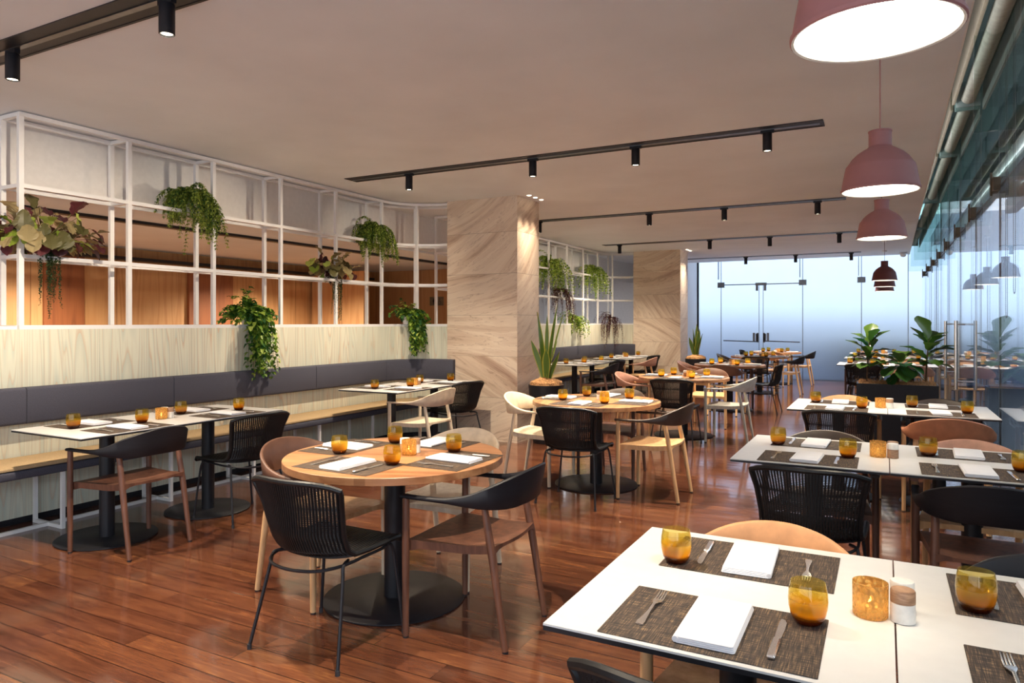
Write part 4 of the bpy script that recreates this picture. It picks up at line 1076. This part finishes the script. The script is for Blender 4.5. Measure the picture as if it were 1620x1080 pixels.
LV2 = [(-.35, -.1, .42, .034), (-.12, .05, .60, .040), (.02, .1, .7, .038), (.18, -.05, .6, .036), (.34, .0, .5, .034), (.12, -.2, .36, .038)]
sansevieria((-3.48, 14.75, 0), .215, .70, LV2, 5, 'sansevieria in black pot beside the second stone column')

# rectangular planter with fiddle leaf figs
pr = empty('planter_box', (.127, 9.6, 0))
m = M(); w, d, h, t = .425, .19, .72, .02
m.box(-w, -d, 0, w, -d + t, h).box(-w, d - t, 0, w, d, h).box(-w, -d + t, 0, -w + t, d - t, h).box(w - t, -d + t, 0, w, d - t, h).box(-w + t, -d + t, 0, w - t, d - t, .05)
m.build('box', 'black', pr, smooth=False)
rg = random.Random(4); m = M(); nx, ny = 22, 8
vs = [(-w + t + (2 * w - 2 * t) * i / nx, -d + t + (2 * d - 2 * t) * j / ny, h - .02 + .05 * math.sin(PI * j / ny) + rg.uniform(-.012, .012)) for j in range(ny + 1) for i in range(nx + 1)]
m.add(vs, [(j * (nx + 1) + i, j * (nx + 1) + i + 1, (j + 1) * (nx + 1) + i + 1, (j + 1) * (nx + 1) + i) for j in range(ny) for i in range(nx)])
for k in range(260):
    x, y = rg.uniform(-w + .03, w - .03), rg.uniform(-d + .02, d - .03); z = h + .01 + rg.uniform(0, .03); a = rg.uniform(0, 6.28)
    m.tube([(x, y, z), (x + .03 * math.cos(a), y + .03 * math.sin(a), z + rg.uniform(.0, .02)), (x + .06 * math.cos(a), y + .05 * math.sin(a), z - .01)], .0012, 3, cap=False)
m.build('coir_mulch', 'soil', pr)
tag(pr, 'black rectangular planter with coir mulch by the glass wall', 'planter')
def fig(x, y, hstem, leaves, label, seed):
    rg = random.Random(seed); r = empty('fiddle_leaf_fig', (x, y, .72)); hstem *= .8; leaves = [(a_ * .8, b_, c_, d_ * .95) for a_, b_, c_, d_ in leaves]
    M().tube([(0, 0, .0), (.01, .0, hstem * .5), (.03, 0, hstem)], [.011, .009, .006], 8).build('stem', 'bark', r)
    m = M()
    leaves = leaves + [(a_ * rg.uniform(.75, 1), b_ + rg.uniform(50, 90), c_ + rg.uniform(-15, 15), d_ * rg.uniform(.75, 1)) for a_, b_, c_, d_ in leaves]
    for (h_, az, el, L) in leaves:
        az = math.radians(az); el = math.radians(el); dd = Vector((math.cos(az) * math.cos(el), math.sin(az) * math.cos(el), math.sin(el)))
        p = Vector((.03 * h_ / max(hstem, .01), 0, h_)); q = p + dd * .03; m.tube([p, q], .003, 5); big_leaf(m, q, dd, L * 1.1, L * .72, rg)
    m.build('foliage', ['figleaf'], r, angle=70)
    tag(r, label, 'plant', 'fiddle leaf figs in the planter')
fig(-.19, 9.58, .62, [(.60, 80, 70, .24), (.60, 150, 40, .22), (.58, 20, 50, .24), (.60, -60, 60, .2), (.45, 175, 45, .25), (.44, 10, 25, .22), (.36, 200, 20, .2), (.34, -40, 5, .2), (.34, 120, 10, .2), (.3, -110, 0, .2)], 'fiddle leaf fig at the aisle end of the black planter', 1)
fig(.14, 9.56, .30, [(.3, 170, 30, .28), (.3, 200, 8, .3), (.28, -80, -15, .3), (.28, -130, -12, .26), (.3, 60, 50, .2), (.3, 10, 15, .27), (.3, -30, -8, .24), (.24, 185, -25, .26), (.31, 100, 45, .22), (.27, -5, -20, .25)], 'low fiddle leaf fig in the middle of the black planter', 2)
fig(.43, 9.60, .66, [(.64, 125, 72, .30), (.62, 30, 40, .22), (.55, -50, 45, .24), (.58, 80, 50, .24), (.48, -80, 35, .28), (.48, -20, 20, .25), (.42, 170, 35, .26), (.40, 60, 20, .22), (.36, -70, 5, .24), (.34, 200, 15, .18)], 'fiddle leaf fig at the glass end of the black planter', 3)

# ------------------------------------------------------------------ corridor details
def stick(m, x, y, z, s):
    m.box(x - .012 * s, y, z, x + .012 * s, y + .002, z + .075 * s)
sg = empty('restroom_sign', (-7.62, 11.296, 1.86))
M().box(-.16, -.006, -.085, .16, 0, .085).build('panel', simple('sign_plate', srgb(120, 104, 80), .5), sg, smooth=False)
m = M()
for x in (-.07, -.01):
    m.box(x - .016, -.008, -.02, x + .016, -.0065, .03); m.box(x - .012, -.008, -.06, x - .003, -.0065, -.02); m.box(x + .003, -.008, -.06, x + .012, -.0065, -.02)
    m.tube([(x, -.008, .044), (x, -.0065, .044)], .011, 10)
m.tube([(.07, -.008, .044), (.07, -.0065, .044)], .010, 10)
m.box(.062, -.008, -.01, .072, -.0065, .03); m.box(.066, -.008, -.012, .095, -.0065, -.003); m.box(.09, -.008, -.05, .099, -.0065, -.003)
m.tube([(.07 + .03 * math.cos(a), -.0072, -.03 + .03 * math.sin(a)) for a in [2.2 + 4.0 * q / 12 for q in range(13)]], .004, 5)
m.build('pictogram', 'black', sg, smooth=False)
tag(sg, 'restroom sign with two figures and a wheelchair symbol on corridor wall', 'sign')
sg2 = empty('door_sign', (-7.02, 11.296, 1.50))
M().box(-.05, -.006, -.07, .05, 0, .07).build('panel', MT['sign_plate'] if 'sign_plate' in MT else 'kitchengrey', sg2, smooth=False)
m = M(); m.box(-.016, -.008, -.015, .016, -.0065, .025); m.box(-.012, -.008, -.05, -.003, -.0065, -.015); m.box(.003, -.008, -.05, .012, -.0065, -.015); m.tube([(0, -.008, .038), (0, -.0065, .038)], .01, 10)
m.build('pictogram', 'black', sg2, smooth=False)
tag(sg2, 'small square door sign with one standing figure, corridor end', 'sign')
# coffee grinder on the kitchen counter
sbox('wall_kitchen_counter', 'kitchengrey', -8.4, 11.5, 0, -7.6, 16, 1.28)
for k, y in enumerate((12.3, 13.0)):
    g = empty('coffee_grinder', (-7.85, y + 2.8, 1.28))
    M().box(-.12, -.1, 0, .12, .1, .16).build('body', 'black', g, smooth=False)
    M().lathe([(.05, .16), (.06, .2), (.14, .36), (.14, .44), (.12, .44), (.0, .44)], 24).build('hopper', 'darksteel', g)
    M().lathe([(0, .441), (.145, .441), (.145, .46), (0, .46)], 24).build('lid', 'black', g)
    tag(g, ['black coffee grinder with cone hopper behind the second screen, first of two', 'second black coffee grinder behind the shelf screen, further along'][k], 'coffee grinder', 'coffee grinders')
